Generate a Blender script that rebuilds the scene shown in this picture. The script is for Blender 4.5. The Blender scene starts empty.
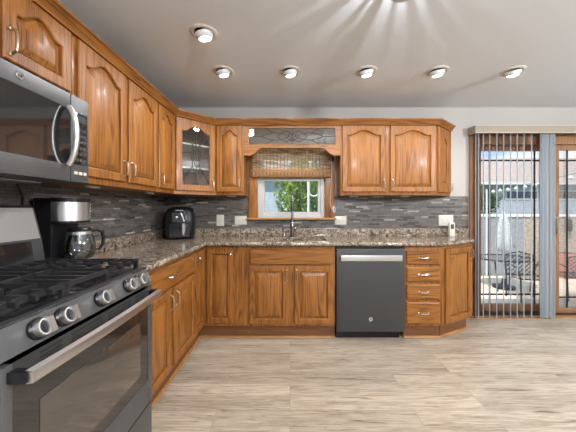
import bpy, bmesh, math, random
from mathutils import Vector, Matrix
random.seed(7)
S = bpy.context.scene
COL = S.collection
PI = math.pi

# ------------------------------------------------------------------ camera
cam_d = bpy.data.cameras.new('camera')
cam = bpy.data.objects.new('camera', cam_d); COL.objects.link(cam)
cam.location = (0, 0, 1.25)
cam.rotation_euler = (PI/2, 0, 0)
cam_d.sensor_width = 36.0
cam_d.lens = 16.44
cam_d.shift_x = -2/576
cam_d.shift_y = -8/576
cam_d.clip_start = 0.02
cam_d.clip_end = 200
S.camera = cam

# ------------------------------------------------------------------ exposure
S.view_settings.view_transform = 'Standard'
S.view_settings.look = 'None'
S.view_settings.exposure = 0.45
S.view_settings.gamma = 1.0
S.view_settings.use_curve_mapping = False
S.cycles.use_denoising = True
S.cycles.max_bounces = 10
S.cycles.diffuse_bounces = 5
S.cycles.transparent_max_bounces = 24
S.cycles.sample_clamp_indirect = 6.0
S.cycles.caustics_reflective = False
S.cycles.caustics_refractive = False

# ------------------------------------------------------------------ sky and sun
W = bpy.data.worlds.new('sky'); S.world = W; W.use_nodes = True
wn, wl = W.node_tree.nodes, W.node_tree.links
for n in list(wn): wn.remove(n)
w_out = wn.new('ShaderNodeOutputWorld'); w_bg = wn.new('ShaderNodeBackground')
w_tc = wn.new('ShaderNodeTexCoord')
w_map = wn.new('ShaderNodeMapping'); w_map.inputs['Scale'].default_value = (3, 3, 9)
w_noise = wn.new('ShaderNodeTexNoise'); w_noise.inputs['Scale'].default_value = 1.6; w_noise.inputs['Detail'].default_value = 7
w_ramp = wn.new('ShaderNodeValToRGB')
w_ramp.color_ramp.elements[0].position = 0.42; w_ramp.color_ramp.elements[0].color = (0.40, 0.60, 0.95, 1)
w_ramp.color_ramp.elements[1].position = 0.60; w_ramp.color_ramp.elements[1].color = (0.95, 0.97, 1.0, 1)
wl.new(w_tc.outputs['Generated'], w_map.inputs['Vector']); wl.new(w_map.outputs[0], w_noise.inputs['Vector'])
wl.new(w_noise.outputs['Fac'], w_ramp.inputs['Fac']); wl.new(w_ramp.outputs['Color'], w_bg.inputs['Color'])
w_bg.inputs['Strength'].default_value = 1.0
wl.new(w_bg.outputs[0], w_out.inputs['Surface'])
sun_d = bpy.data.lights.new('sun', 'SUN'); sun_d.energy = 4.6; sun_d.angle = 0.01; sun_d.color = (1, .95, .86)
sun = bpy.data.objects.new('sun', sun_d); COL.objects.link(sun)
sun.rotation_euler = Vector((0.45, 0.45, -0.77)).to_track_quat('-Z', 'Y').to_euler()

CAN_W = 17.0          # each recessed ceiling lamp
LAMP_W = 6.5          # the slatted ceiling lamp
FILL_W = 185.0       # two unseen flush lamps added to brighten the room

fill_d = bpy.data.lights.new('window_fill', 'AREA'); fill_d.shape = 'RECTANGLE'; fill_d.size = 3.1; fill_d.size_y = 1.3; fill_d.energy = 230; fill_d.color = (.92, .96, 1)
fill_area = bpy.data.objects.new('window_fill', fill_d); COL.objects.link(fill_area)
fill_area.location = (2.0, -3.85, 1.4); fill_area.rotation_euler = (-PI/2, 0, 0)      # added fill light outside the unseen front window, shining in
# ================================================================== materials
def newmat(name):
    m = bpy.data.materials.new(name); m.use_nodes = True
    nt = m.node_tree
    b = nt.nodes['Principled BSDF']
    return m, nt.nodes, nt.links, b
def pmat(name, col, rough=.5, metal=0.0, coat=0.0, spec=.5, bump=None, var=0.0, var_scale=20, aniso=None):
    m, N, L, b = newmat(name)
    b.inputs['Base Color'].default_value = (*col, 1)
    b.inputs['Roughness'].default_value = rough
    b.inputs['Metallic'].default_value = metal
    b.inputs['Coat Weight'].default_value = coat
    b.inputs['Coat Roughness'].default_value = .08
    b.inputs['Specular IOR Level'].default_value = spec
    tc = N.new('ShaderNodeTexCoord')
    if var:
        mp = N.new('ShaderNodeMapping'); mp.inputs['Scale'].default_value = aniso or (1, 1, 1)
        n = N.new('ShaderNodeTexNoise'); n.inputs['Scale'].default_value = var_scale; n.inputs['Detail'].default_value = 4
        r = N.new('ShaderNodeValToRGB')
        r.color_ramp.elements[0].position = .3; r.color_ramp.elements[1].position = .7
        r.color_ramp.elements[0].color = (*[c*(1-var) for c in col], 1)
        r.color_ramp.elements[1].color = (*[min(1, c*(1+var)) for c in col], 1)
        L.new(tc.outputs['Object'], mp.inputs[0]); L.new(mp.outputs[0], n.inputs['Vector'])
        L.new(n.outputs['Fac'], r.inputs['Fac']); L.new(r.outputs['Color'], b.inputs['Base Color'])
    if bump:
        n2 = N.new('ShaderNodeTexNoise'); n2.inputs['Scale'].default_value = bump[0]; n2.inputs['Detail'].default_value = 3
        bp = N.new('ShaderNodeBump'); bp.inputs['Strength'].default_value = bump[1]; bp.inputs['Distance'].default_value = .003
        L.new(tc.outputs['Object'], n2.inputs['Vector']); L.new(n2.outputs['Fac'], bp.inputs['Height'])
        L.new(bp.outputs['Normal'], b.inputs['Normal'])
    return m
def math_node(N, L, op, a, b=None):
    n = N.new('ShaderNodeMath'); n.operation = op
    for i, v in enumerate((a, b)):
        if v is None: continue
        if isinstance(v, (int, float)): n.inputs[i].default_value = v
        else: L.new(v, n.inputs[i])
    return n.outputs[0]
def ramp(N, L, fac, stops):
    r = N.new('ShaderNodeValToRGB'); e = r.color_ramp.elements
    while len(e) < len(stops): e.new(0.5)
    for i, (p, c) in enumerate(stops):
        e[i].position = p; e[i].color = (*c, 1)
    L.new(fac, r.inputs['Fac'])
    return r.outputs['Color']
def mixcol(N, L, mode, fac, a, b):
    n = N.new('ShaderNodeMix'); n.data_type = 'RGBA'; n.blend_type = mode
    for sock, v in ((n.inputs[0], fac), (n.inputs[6], a), (n.inputs[7], b)):
        if isinstance(v, (int, float)): sock.default_value = v
        elif isinstance(v, tuple): sock.default_value = (*v, 1)
        else: L.new(v, sock)
    return n.outputs[2]

def oak(name, grain='z', light=(.300, .118, .024), dark=(.078, .023, .004), rough=.42, coat=.06):
    m, N, L, b = newmat(name)
    tc = N.new('ShaderNodeTexCoord'); oi = N.new('ShaderNodeObjectInfo')
    off = N.new('ShaderNodeVectorMath'); off.operation = 'SCALE'
    off.inputs[0].default_value = (7.3, 3.1, 11.7); L.new(oi.outputs['Random'], off.inputs['Scale'])
    add = N.new('ShaderNodeVectorMath'); add.operation = 'ADD'
    L.new(tc.outputs['Object'], add.inputs[0]); L.new(off.outputs[0], add.inputs[1])
    def mp(across, along):
        n = N.new('ShaderNodeMapping')
        s = {'z': (across, across, along), 'x': (along, across, across), 'y': (across, along, across)}[grain]
        n.inputs['Scale'].default_value = s
        L.new(add.outputs[0], n.inputs[0]); return n.outputs[0]
    n1 = N.new('ShaderNodeTexNoise'); n1.inputs['Scale'].default_value = 1; n1.inputs['Detail'].default_value = 1.5
    L.new(mp(6, .55), n1.inputs['Vector'])
    rings = math_node(N, L, 'MULTIPLY', n1.outputs['Fac'], 85.0)          # cathedral growth rings
    rings = math_node(N, L, 'SINE', rings)
    rings = math_node(N, L, 'MULTIPLY', rings, .5); rings = math_node(N, L, 'ADD', rings, .5)
    n2 = N.new('ShaderNodeTexNoise'); n2.inputs['Scale'].default_value = 1; n2.inputs['Detail'].default_value = 5
    L.new(mp(240, 5), n2.inputs['Vector'])
    n3 = N.new('ShaderNodeTexNoise'); n3.inputs['Scale'].default_value = 1; n3.inputs['Detail'].default_value = 2
    L.new(mp(3, .8), n3.inputs['Vector'])
    f = math_node(N, L, 'MULTIPLY', rings, .26)
    g = math_node(N, L, 'SUBTRACT', n2.outputs['Fac'], .36); g = math_node(N, L, 'MULTIPLY', g, 1.5)
    h = math_node(N, L, 'MULTIPLY', n3.outputs['Fac'], .35)
    f = math_node(N, L, 'ADD', f, g); f = math_node(N, L, 'ADD', f, h)
    mid = tuple((a*.65 + c*.35) for a, c in zip(light, dark))
    col = ramp(N, L, f, [(.18, dark), (.44, mid), (.74, light)])
    L.new(col, b.inputs['Base Color'])
    b.inputs['Roughness'].default_value = rough; b.inputs['Specular IOR Level'].default_value = .35
    b.inputs['Coat Weight'].default_value = coat; b.inputs['Coat Roughness'].default_value = .15
    bp = N.new('ShaderNodeBump'); bp.inputs['Strength'].default_value = .12; bp.inputs['Distance'].default_value = .002
    L.new(n2.outputs['Fac'], bp.inputs['Height']); L.new(bp.outputs[0], b.inputs['Normal'])
    return m

def tile_mat(name, axis):
    m, N, L, b = newmat(name)
    tc = N.new('ShaderNodeTexCoord'); sx = N.new('ShaderNodeSeparateXYZ'); cx = N.new('ShaderNodeCombineXYZ')
    L.new(tc.outputs['Object'], sx.inputs[0])
    L.new(sx.outputs['X' if axis == 'x' else 'Y'], cx.inputs['X']); L.new(sx.outputs['Z'], cx.inputs['Y'])
    def brick(w, mortar):
        t = N.new('ShaderNodeTexBrick'); L.new(cx.outputs[0], t.inputs['Vector'])
        t.offset = .37; t.offset_frequency = 2; t.squash = .62; t.squash_frequency = 3
        t.inputs['Color1'].default_value = (0, 0, 0, 1); t.inputs['Color2'].default_value = (1, 1, 1, 1)
        t.inputs['Mortar'].default_value = (.05, .05, .05, 1)
        t.inputs['Scale'].default_value = 1; t.inputs['Mortar Size'].default_value = mortar
        t.inputs['Brick Width'].default_value = w; t.inputs['Row Height'].default_value = .0165
        t.inputs['Mortar Smooth'].default_value = .1
        return t
    t = brick(.135, .0011)
    ro = brick(.135, .0)
    col = ramp(N, L, t.outputs['Color'], [(0, (.072, .065, .060)), (.35, (.138, .122, .108)), (.62, (.100, .086, .074)),
                                          (.80, (.155, .143, .135)), (.93, (.16, .148, .14)), (.95, (.34, .32, .30)), (1, (.42, .40, .38))])
    n = N.new('ShaderNodeTexNoise'); n.inputs['Scale'].default_value = 60; n.inputs['Detail'].default_value = 4
    L.new(tc.outputs['Object'], n.inputs['Vector'])
    col = mixcol(N, L, 'MULTIPLY', .5, col, ramp(N, L, n.outputs['Fac'], [(.3, (.55, .55, .55)), (.7, (1.25, 1.25, 1.25))]))
    col = mixcol(N, L, 'MIX', t.outputs['Fac'], col, (.035, .034, .034))
    L.new(col, b.inputs['Base Color'])
    rr = ramp(N, L, ro.outputs['Color'], [(0, (.18, .18, .18)), (.5, (.45, .45, .45)), (1, (.25, .25, .25))])
    L.new(rr, b.inputs['Roughness'])
    bp = N.new('ShaderNodeBump'); bp.inputs['Strength'].default_value = .5; bp.inputs['Distance'].default_value = .002
    hgt = math_node(N, L, 'SUBTRACT', 1.0, t.outputs['Fac'])
    L.new(hgt, bp.inputs['Height']); L.new(bp.outputs[0], b.inputs['Normal'])
    return m

def granite_mat():
    m, N, L, b = newmat('granite')
    tc = N.new('ShaderNodeTexCoord')
    v = N.new('ShaderNodeTexVoronoi'); v.inputs['Scale'].default_value = 75
    n = N.new('ShaderNodeTexNoise'); n.inputs['Scale'].default_value = 30; n.inputs['Distortion'].default_value = 1.2; n.inputs['Detail'].default_value = 6; n.inputs['Roughness'].default_value = .68
    n2 = N.new('ShaderNodeTexNoise'); n2.inputs['Scale'].default_value = 7; n2.inputs['Detail'].default_value = 3; n2.inputs['Distortion'].default_value = 1.2
    for t in (v, n, n2): L.new(tc.outputs['Object'], t.inputs['Vector'])
    base = ramp(N, L, n.outputs['Fac'], [(.32, (.022, .019, .017)), (.43, (.095, .072, .055)), (.52, (.25, .205, .155)), (.62, (.38, .335, .275)), (.74, (.48, .46, .42))])
    sp = N.new('ShaderNodeSeparateColor'); L.new(v.outputs['Color'], sp.inputs[0])
    speck = ramp(N, L, sp.outputs[0], [(0, (.15, .13, .12)), (.18, (.9, .85, .8)), (1, (1.15, 1.1, 1.05))])
    col = mixcol(N, L, 'MULTIPLY', .38, base, speck)
    col = mixcol(N, L, 'MULTIPLY', .5, col, ramp(N, L, n2.outputs['Fac'], [(.35, (.75, .68, .62)), (.65, (1.15, 1.12, 1.1))]))
    L.new(col, b.inputs['Base Color'])
    b.inputs['Roughness'].default_value = .12
    return m

def floor_mat():
    m, N, L, b = newmat('plank_floor')
    tc = N.new('ShaderNodeTexCoord')
    t = N.new('ShaderNodeTexBrick'); L.new(tc.outputs['Object'], t.inputs['Vector'])
    t.offset = .37; t.offset_frequency = 3; t.squash = 1; t.squash_frequency = 1
    t.inputs['Color1'].default_value = (0, 0, 0, 1); t.inputs['Color2'].default_value = (1, 1, 1, 1)
    t.inputs['Mortar'].default_value = (.5, .5, .5, 1)
    t.inputs['Scale'].default_value = 1; t.inputs['Mortar Size'].default_value = .0012
    t.inputs['Brick Width'].default_value = 1.22; t.inputs['Row Height'].default_value = .125; t.inputs['Mortar Smooth'].default_value = .2
    # shift the grain per plank
    sc = N.new('ShaderNodeVectorMath'); sc.operation = 'SCALE'; sc.inputs['Scale'].default_value = 9.0
    L.new(t.outputs['Color'], sc.inputs[0])
    ad = N.new('ShaderNodeVectorMath'); ad.operation = 'ADD'
    L.new(tc.outputs['Object'], ad.inputs[0]); L.new(sc.outputs[0], ad.inputs[1])
    def noise(scale, detail, rough=.55, dist=0):
        mp = N.new('ShaderNodeMapping'); mp.inputs['Scale'].default_value = scale
        L.new(ad.outputs[0], mp.inputs[0])
        n = N.new('ShaderNodeTexNoise'); n.inputs['Scale'].default_value = 1; n.inputs['Detail'].default_value = detail
        n.inputs['Roughness'].default_value = rough; n.inputs['Distortion'].default_value = dist
        L.new(mp.outputs[0], n.inputs['Vector']); return n.outputs['Fac']
    fine = noise((7, 150, 1), 6, .62)
    broad = noise((1.6, 17, 1), 6, .66, 1.0)
    crack = noise((3.4, 42, 1), 6, .62, .7)
    base = ramp(N, L, fine, [(.30, (.295, .243, .180)), (.5, (.415, .356, .278)), (.72, (.52, .462, .378))])
    col = mixcol(N, L, 'MULTIPLY', .85, base, ramp(N, L, broad, [(.32, (.70, .66, .62)), (.5, (1, .98, .96)), (.7, (1.14, 1.13, 1.12))]))
    col = mixcol(N, L, 'MULTIPLY', .9, col, ramp(N, L, crack, [(.29, (.22, .18, .15)), (.37, (.70, .66, .61)), (.46, (1, 1, 1))]))
    line = noise((1.3, 46, 1), 3, .5, .35)
    col = mixcol(N, L, 'MULTIPLY', .75, col, ramp(N, L, line, [(.475, (1, 1, 1)), (.498, (.42, .36, .30)), (.515, (1, 1, 1))]))
    col = mixcol(N, L, 'MULTIPLY', .6, col, ramp(N, L, t.outputs['Color'], [(0, (.74, .73, .72)), (1, (1.16, 1.16, 1.16))]))
    col = mixcol(N, L, 'MIX', math_node(N, L, 'MULTIPLY', t.outputs['Fac'], .7), col, (.16, .13, .11))
    L.new(col, b.inputs['Base Color'])
    L.new(ramp(N, L, fine, [(.2, (.36, .36, .36)), (.8, (.26, .26, .26))]), b.inputs['Roughness'])
    bp = N.new('ShaderNodeBump'); bp.inputs['Strength'].default_value = .15; bp.inputs['Distance'].default_value = .002
    L.new(fine, bp.inputs['Height']); L.new(bp.outputs[0], b.inputs['Normal'])
    return m

def glass_mat(name, tint=(1, 1, 1), refl=.06, rough=.0):
    m, N, L, b = newmat(name)
    N.remove(b)
    out = N['Material Output']
    tr = N.new('ShaderNodeBsdfTransparent'); tr.inputs[0].default_value = (*tint, 1)
    gl = N.new('ShaderNodeBsdfGlossy'); gl.inputs['Roughness'].default_value = rough
    fr = N.new('ShaderNodeFresnel'); fr.inputs['IOR'].default_value = 1.45
    mx = N.new('ShaderNodeMixShader')
    fac = math_node(N, L, 'MULTIPLY', fr.outputs[0], refl/.04)
    fac = math_node(N, L, 'MINIMUM', fac, .9)
    L.new(fac, mx.inputs[0])
    L.new(tr.outputs[0], mx.inputs[1]); L.new(gl.outputs[0], mx.inputs[2]); L.new(mx.outputs[0], out.inputs['Surface'])
    return m
def emit_mat(name, col, strength):
    m, N, L, b = newmat(name)
    b.inputs['Base Color'].default_value = (*col, 1)
    b.inputs['Emission Color'].default_value = (*col, 1); b.inputs['Emission Strength'].default_value = strength
    return m
def vane_mat():
    m, N, L, b = newmat('vane_vinyl')
    b.inputs['Base Color'].default_value = (.84, .86, .87, 1); b.inputs['Roughness'].default_value = .45
    out = N['Material Output']
    tl = N.new('ShaderNodeBsdfTranslucent'); tl.inputs[0].default_value = (.62, .68, .74, 1)
    mx = N.new('ShaderNodeMixShader'); mx.inputs[0].default_value = .45
    L.new(b.outputs[0], mx.inputs[1]); L.new(tl.outputs[0], mx.inputs[2]); L.new(mx.outputs[0], out.inputs['Surface'])
    return m
def bamboo_mat():
    m, N, L, b = newmat('bamboo_weave')
    tc = N.new('ShaderNodeTexCoord'); mp = N.new('ShaderNodeMapping'); mp.inputs['Scale'].default_value = (9, 1, 170)
    n = N.new('ShaderNodeTexNoise'); n.inputs['Scale'].default_value = 1; n.inputs['Detail'].default_value = 3
    L.new(tc.outputs['Object'], mp.inputs[0]); L.new(mp.outputs[0], n.inputs['Vector'])
    col = ramp(N, L, n.outputs['Fac'], [(.3, (.46, .33, .19)), (.5, (.66, .54, .36)), (.7, (.82, .74, .58))])
    L.new(col, b.inputs['Base Color']); b.inputs['Roughness'].default_value = .6
    out = N['Material Output']
    tl = N.new('ShaderNodeBsdfTranslucent'); L.new(col, tl.inputs[0])
    tp = N.new('ShaderNodeBsdfTransparent')
    mp2 = N.new('ShaderNodeMapping'); mp2.inputs['Scale'].default_value = (7, 1, 60)
    n2 = N.new('ShaderNodeTexNoise'); n2.inputs['Scale'].default_value = 1; n2.inputs['Detail'].default_value = 2
    L.new(tc.outputs['Object'], mp2.inputs[0]); L.new(mp2.outputs[0], n2.inputs['Vector'])
    gap = ramp(N, L, n2.outputs['Fac'], [(.40, (.15, .15, .15)), (.60, (.85, .85, .85))])
    m1 = N.new('ShaderNodeMixShader'); m1.inputs[0].default_value = .6
    L.new(b.outputs[0], m1.inputs[1]); L.new(tl.outputs[0], m1.inputs[2])
    m2 = N.new('ShaderNodeMixShader'); L.new(gap, m2.inputs[0]); L.new(m1.outputs[0], m2.inputs[1]); L.new(tp.outputs[0], m2.inputs[2])
    L.new(m2.outputs[0], out.inputs['Surface'])
    return m
def leaf_mat(name, c):
    m, N, L, b = newmat(name)
    tc = N.new('ShaderNodeTexCoord'); n = N.new('ShaderNodeTexNoise'); n.inputs['Scale'].default_value = 5
    L.new(tc.outputs['Object'], n.inputs['Vector'])
    col = ramp(N, L, n.outputs['Fac'], [(.3, tuple(x*.45 for x in c)), (.55, c), (.75, tuple(min(1, x*1.6) for x in c))])
    L.new(col, b.inputs['Base Color']); b.inputs['Roughness'].default_value = .5
    out = N['Material Output']; tl = N.new('ShaderNodeBsdfTranslucent'); L.new(col, tl.inputs[0])
    mx = N.new('ShaderNodeMixShader'); mx.inputs[0].default_value = .35
    L.new(b.outputs[0], mx.inputs[1]); L.new(tl.outputs[0], mx.inputs[2]); L.new(mx.outputs[0], out.inputs['Surface'])
    return m
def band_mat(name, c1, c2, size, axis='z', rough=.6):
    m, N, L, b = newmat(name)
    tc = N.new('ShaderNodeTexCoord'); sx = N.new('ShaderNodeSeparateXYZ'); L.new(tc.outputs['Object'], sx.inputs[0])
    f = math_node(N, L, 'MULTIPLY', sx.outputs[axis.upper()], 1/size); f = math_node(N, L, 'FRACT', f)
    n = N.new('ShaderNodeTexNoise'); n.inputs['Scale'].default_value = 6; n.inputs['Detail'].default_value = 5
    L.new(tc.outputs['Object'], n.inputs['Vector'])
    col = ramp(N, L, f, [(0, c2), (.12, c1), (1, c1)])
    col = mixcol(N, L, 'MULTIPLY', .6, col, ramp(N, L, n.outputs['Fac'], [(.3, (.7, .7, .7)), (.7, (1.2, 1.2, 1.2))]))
    L.new(col, b.inputs['Base Color']); b.inputs['Roughness'].default_value = rough
    return m

M = {}
M['oak'] = oak('oak_upright_grain', 'z')
M['oak_h'] = oak('oak_level_grain', 'x')
M['oak_y'] = oak('oak_lengthwise_grain', 'y')
M['oak_door'] = oak('oak_door_frame', 'z', (.29, .155, .08), (.16, .075, .035))
M['tile_x'] = tile_mat('mosaic_tile_back', 'x')
M['tile_y'] = tile_mat('mosaic_tile_left', 'y')
M['granite'] = granite_mat()
M['floor'] = floor_mat()
M['wall'] = pmat('wall_paint', (.385, .368, .345), .7, bump=(220, .05))
M['ceiling'] = pmat('ceiling_paint', (.70, .745, .80), .75, bump=(160, .06))
M['cap_white'] = pmat('white_cap', (.82, .82, .80), .5)
M['winframe'] = pmat('window_vinyl', (.43, .425, .41), .4)
M['white'] = pmat('white_plastic', (.56, .535, .47), .35)
M['vinyl'] = pmat('white_vinyl', (.60, .62, .63), .4)
M['slate'] = pmat('slate_steel', (.115, .118, .120), .42, .6, var=.06, var_scale=5, aniso=(1, 1, 60))
M['slate_dark'] = pmat('dark_slate_steel', (.058, .059, .060), .42, .5)
M['steel'] = pmat('brushed_steel', (.66, .65, .64), .33, 1.0)
M['chrome'] = pmat('chrome', (.75, .75, .75), .10, 1.0)
M['gun'] = pmat('gunmetal', (.27, .265, .26), .25, 1.0)
M['nickel'] = pmat('satin_nickel', (.50, .42, .31), .30, 1.0)
M['blackglass'] = pmat('black_glass', (.012, .012, .013), .04, 0, .6, .7)
M['ovenglass'] = pmat('oven_window_glass', (.05, .042, .034), .06, 0, .8, .8)
M['black'] = pmat('black_plastic', (.007, .007, .008), .32, spec=.3)
M['gloss_black'] = pmat('gloss_black_plastic', (.015, .015, .016), .12, 0, .5)
M['iron'] = pmat('cast_iron', (.012, .012, .013), .42, bump=(300, .15))
M['enamel'] = pmat('dark_enamel', (.016, .016, .017), .18, 0, .3)
M['silverpanel'] = pmat('satin_silver', (.42, .43, .44), .32, .7)
M['glass'] = glass_mat('clear_glass', refl=.02)
M['cabglass'] = glass_mat('cabinet_glass', (.97, .97, .96), .08, .02)
M['valglass'] = glass_mat('valance_glass', (.98, .97, .95), .16, .03)
M['carafe'] = glass_mat('carafe_glass', (.80, .82, .83), .12, .0)
M['lead'] = pmat('lead_came', (.045, .038, .03), .45, .6)
M['cab_inside'] = pmat('cabinet_inside', (.30, .22, .15), .5)
M['bamboo'] = bamboo_mat()
M['bamboo_dark'] = pmat('shade_binding', (.24, .115, .040), .7, var=.3, var_scale=60)
M['tape_dark'] = pmat('dark_binding', (.10, .045, .016), .7)
M['vane'] = vane_mat()
M['cornice'] = pmat('cornice_fabric', (.30, .26, .205), .85, bump=(500, .3), var=.08, var_scale=120)
M['cornice_trim'] = pmat('cornice_edge', (.42, .38, .31), .6)
M['lens'] = emit_mat('lamp_lens', (1, .97, .92), 9)
M['dark'] = pmat('dark_gap', (.01, .01, .01), .8)
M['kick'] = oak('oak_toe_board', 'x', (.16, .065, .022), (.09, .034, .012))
M['screen'] = pmat('grey_display', (.06, .065, .07), .2)
M['grass'] = pmat('lawn', (.10, .17, .05), .9, var=.4, var_scale=3)
M['concrete'] = pmat('patio_concrete', (.66, .58, .47), .85, var=.10, var_scale=4, bump=(60, .2))
M['leaf'] = leaf_mat('leaf_green', (.20, .33, .06))
M['leaf2'] = leaf_mat('leaf_dark_green', (.07, .15, .04))
M['bark'] = pmat('bark', (.12, .08, .05), .9, var=.3, var_scale=20)
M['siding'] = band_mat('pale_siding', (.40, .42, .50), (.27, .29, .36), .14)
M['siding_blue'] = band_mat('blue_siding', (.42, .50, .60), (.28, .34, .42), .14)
M['shingle'] = band_mat('brown_shingle', (.36, .30, .27), (.20, .16, .14), .22)
M['fence'] = pmat('weathered_fence', (.36, .31, .25), .8, var=.35, var_scale=16, bump=(30, .5))
M['fence_grey'] = pmat('grey_fence', (.27, .28, .29), .8, var=.2, var_scale=14)
M['wrought'] = pmat('wrought_iron', (.02, .02, .025), .4, .5)
M['umbrella'] = pmat('umbrella_cloth', (.42, .46, .46), .9, var=.35, var_scale=40)
M['tintglass'] = glass_mat('tinted_table_glass', (.45, .55, .58), .14)
M['cushion'] = pmat('faded_red_cloth', (.42, .20, .17), .9)
M['trimwood'] = oak('light_oak_trim', 'x', (.38, .19, .07), (.22, .10, .03))
M['trimwood_y'] = oak('light_oak_trim_lengthwise', 'y', (.50, .25, .09), (.33, .14, .045))
M['asphalt_roof'] = M['shingle']

# ================================================================== mesh helpers
class MB:
    def __init__(s): s.bm = bmesh.new()
    def poly_loops(s, loops, cap0=True, cap1=True, close=False):
        rings = [[s.bm.verts.new(p) for p in lp] for lp in loops]
        n = len(rings[0])
        pairs = list(zip(rings[:-1], rings[1:]))
        if close: pairs.append((rings[-1], rings[0]))
        for a, b in pairs:
            for i in range(n):
                j = (i+1) % n
                s.bm.faces.new((a[i], a[j], b[j], b[i]))
        if not close:
            if cap0: s.bm.faces.new(rings[0][::-1])
            if cap1: s.bm.faces.new(rings[-1])
        return s
    def box(s, x0, x1, y0, y1, z0, z1, bev=0.0, seg=2):
        vs = [s.bm.verts.new((x, y, z)) for z in (z0, z1) for y in (y0, y1) for x in (x0, x1)]
        fs = [(0, 2, 3, 1), (4, 5, 7, 6), (0, 1, 5, 4), (1, 3, 7, 5), (3, 2, 6, 7), (2, 0, 4, 6)]
        faces = [s.bm.faces.new([vs[i] for i in f]) for f in fs]
        if bev:
            edges = list({e for f in faces for e in f.edges})
            bmesh.ops.bevel(s.bm, geom=edges, offset=bev, segments=seg, affect='EDGES', profile=.6)
        return s
    def prism(s, pts, lo, hi, axis='z'):
        def P(p, h):
            return {'z': (p[0], p[1], h), 'x': (h, p[0], p[1]), 'y': (p[0], h, p[1])}[axis]
        return s.poly_loops([[P(p, lo) for p in pts], [P(p, hi) for p in pts]])
    def tube(s, pts, r, seg=10, caps=True, closed=False):
        pts = [Vector(p) for p in pts]; n = len(pts)
        rs = r if isinstance(r, (list, tuple)) else [r]*n
        loops, up = [], None
        for i, p in enumerate(pts):
            if closed: d = (pts[(i+1) % n] - pts[i-1])
            else: d = (pts[min(i+1, n-1)] - pts[max(i-1, 0)])
            d.normalize()
            if up is None:
                up = Vector((0, 0, 1)) if abs(d.z) < .9 else Vector((1, 0, 0))
            a = (up - d*up.dot(d)); a.normalize(); b = d.cross(a); up = a
            loops.append([p + (a*math.cos(2*PI*k/seg) + b*math.sin(2*PI*k/seg))*rs[i] for k in range(seg)])
        return s.poly_loops(loops, caps, caps, closed)
    def bar(s, p0, p1, w, h):
        """square bar from p0 to p1, w across, h tall"""
        p0, p1 = Vector(p0), Vector(p1); d = (p1-p0).normalized()
        up = Vector((0, 0, 1)) if abs(d.z) < .95 else Vector((0, 1, 0))
        a = d.cross(up).normalized(); b = a.cross(d)
        return s.poly_loops([[p + a*(i*w/2) + b*(j*h/2) for i, j in ((-1, -1), (1, -1), (1, 1), (-1, 1))] for p in (p0, p1)])
    def lathe(s, prof, c=(0, 0, 0), axis=(0, 0, 1), seg=28, caps=True):
        q = Vector((0, 0, 1)).rotation_difference(Vector(axis).normalized()).to_matrix(); c = Vector(c)
        loops = [[c + q @ Vector((r*math.cos(2*PI*k/seg), r*math.sin(2*PI*k/seg), z)) for k in range(seg)] for r, z in prof]
        return s.poly_loops(loops, caps, caps)
    def quad(s, *pts):
        s.bm.faces.new([s.bm.verts.new(p) for p in pts]); return s
    def build(s, name, mat, parent=None, loc=None, smooth=35, norm=True):
        if norm: bmesh.ops.recalc_face_normals(s.bm, faces=s.bm.faces[:])
        me = bpy.data.meshes.new(name); s.bm.to_mesh(me); s.bm.free()
        if mat is not None: me.materials.append(mat)
        if smooth:
            for p in me.polygons: p.use_smooth = True
            me.set_sharp_from_angle(angle=math.radians(smooth))
        o = bpy.data.objects.new(name, me); COL.objects.link(o)
        if parent is not None: o.parent = parent
        if loc is not None: o.location = loc
        return o

def thing(name, label, cat, loc=(0, 0, 0), rz=0, group=None):
    o = bpy.data.objects.new(name, None); COL.objects.link(o)
    o.empty_display_size = .1
    o.location = loc; o.rotation_euler = (0, 0, rz)
    o['label'] = label; o['category'] = cat
    if group: o['group'] = group
    return o
def tag(o, label, cat, group=None, kind=None):
    o['label'] = label; o['category'] = cat
    if group: o['group'] = group
    if kind: o['kind'] = kind
    return o
def struct(o):
    o['kind'] = 'structure'; return o
def copy_tree(o, parent=None):
    c = o.copy(); COL.objects.link(c)
    if parent is not None: c.parent = parent
    for ch in list(o.children): copy_tree(ch, c)
    return c

# ================================================================== room shell
LW, BW, RW, FW, CH = -1.41, 3.03, 5.2, -3.6, 2.408      # left, back, right, front walls and ceiling height
WX0, WX1, WZ0, WZ1 = -.37, .40, 1.14, 1.86               # kitchen window opening
PX0, PX1, PZ1 = 2.15, 4.05, 2.085                        # patio door opening
struct(MB().box(LW-.15, RW+.15, FW-.15, BW+.16, -.10, 0).build('floor', M['floor']))
struct(MB().box(LW-.15, RW+.15, FW-.15, BW+.16, CH, CH+.12).build('ceiling', M['ceiling']))
wb = MB()
wb.box(LW-.15, WX0, BW, BW+.16, 0, CH).box(WX0, WX1, BW, BW+.16, 0, WZ0).box(WX0, WX1, BW, BW+.16, WZ1, CH)
wb.box(WX1, PX0, BW, BW+.16, 0, CH).box(PX0, PX1, BW, BW+.16, PZ1, CH).box(PX1, RW+.15, BW, BW+.16, 0, CH)
struct(wb.build('wall_back', M['wall']))
struct(MB().box(LW-.15, LW, FW-.15, BW, 0, CH).build('wall_left', M['wall']))
struct(MB().box(RW, RW+.15, FW-.15, BW, 0, CH).build('wall_right', M['wall']))
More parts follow.
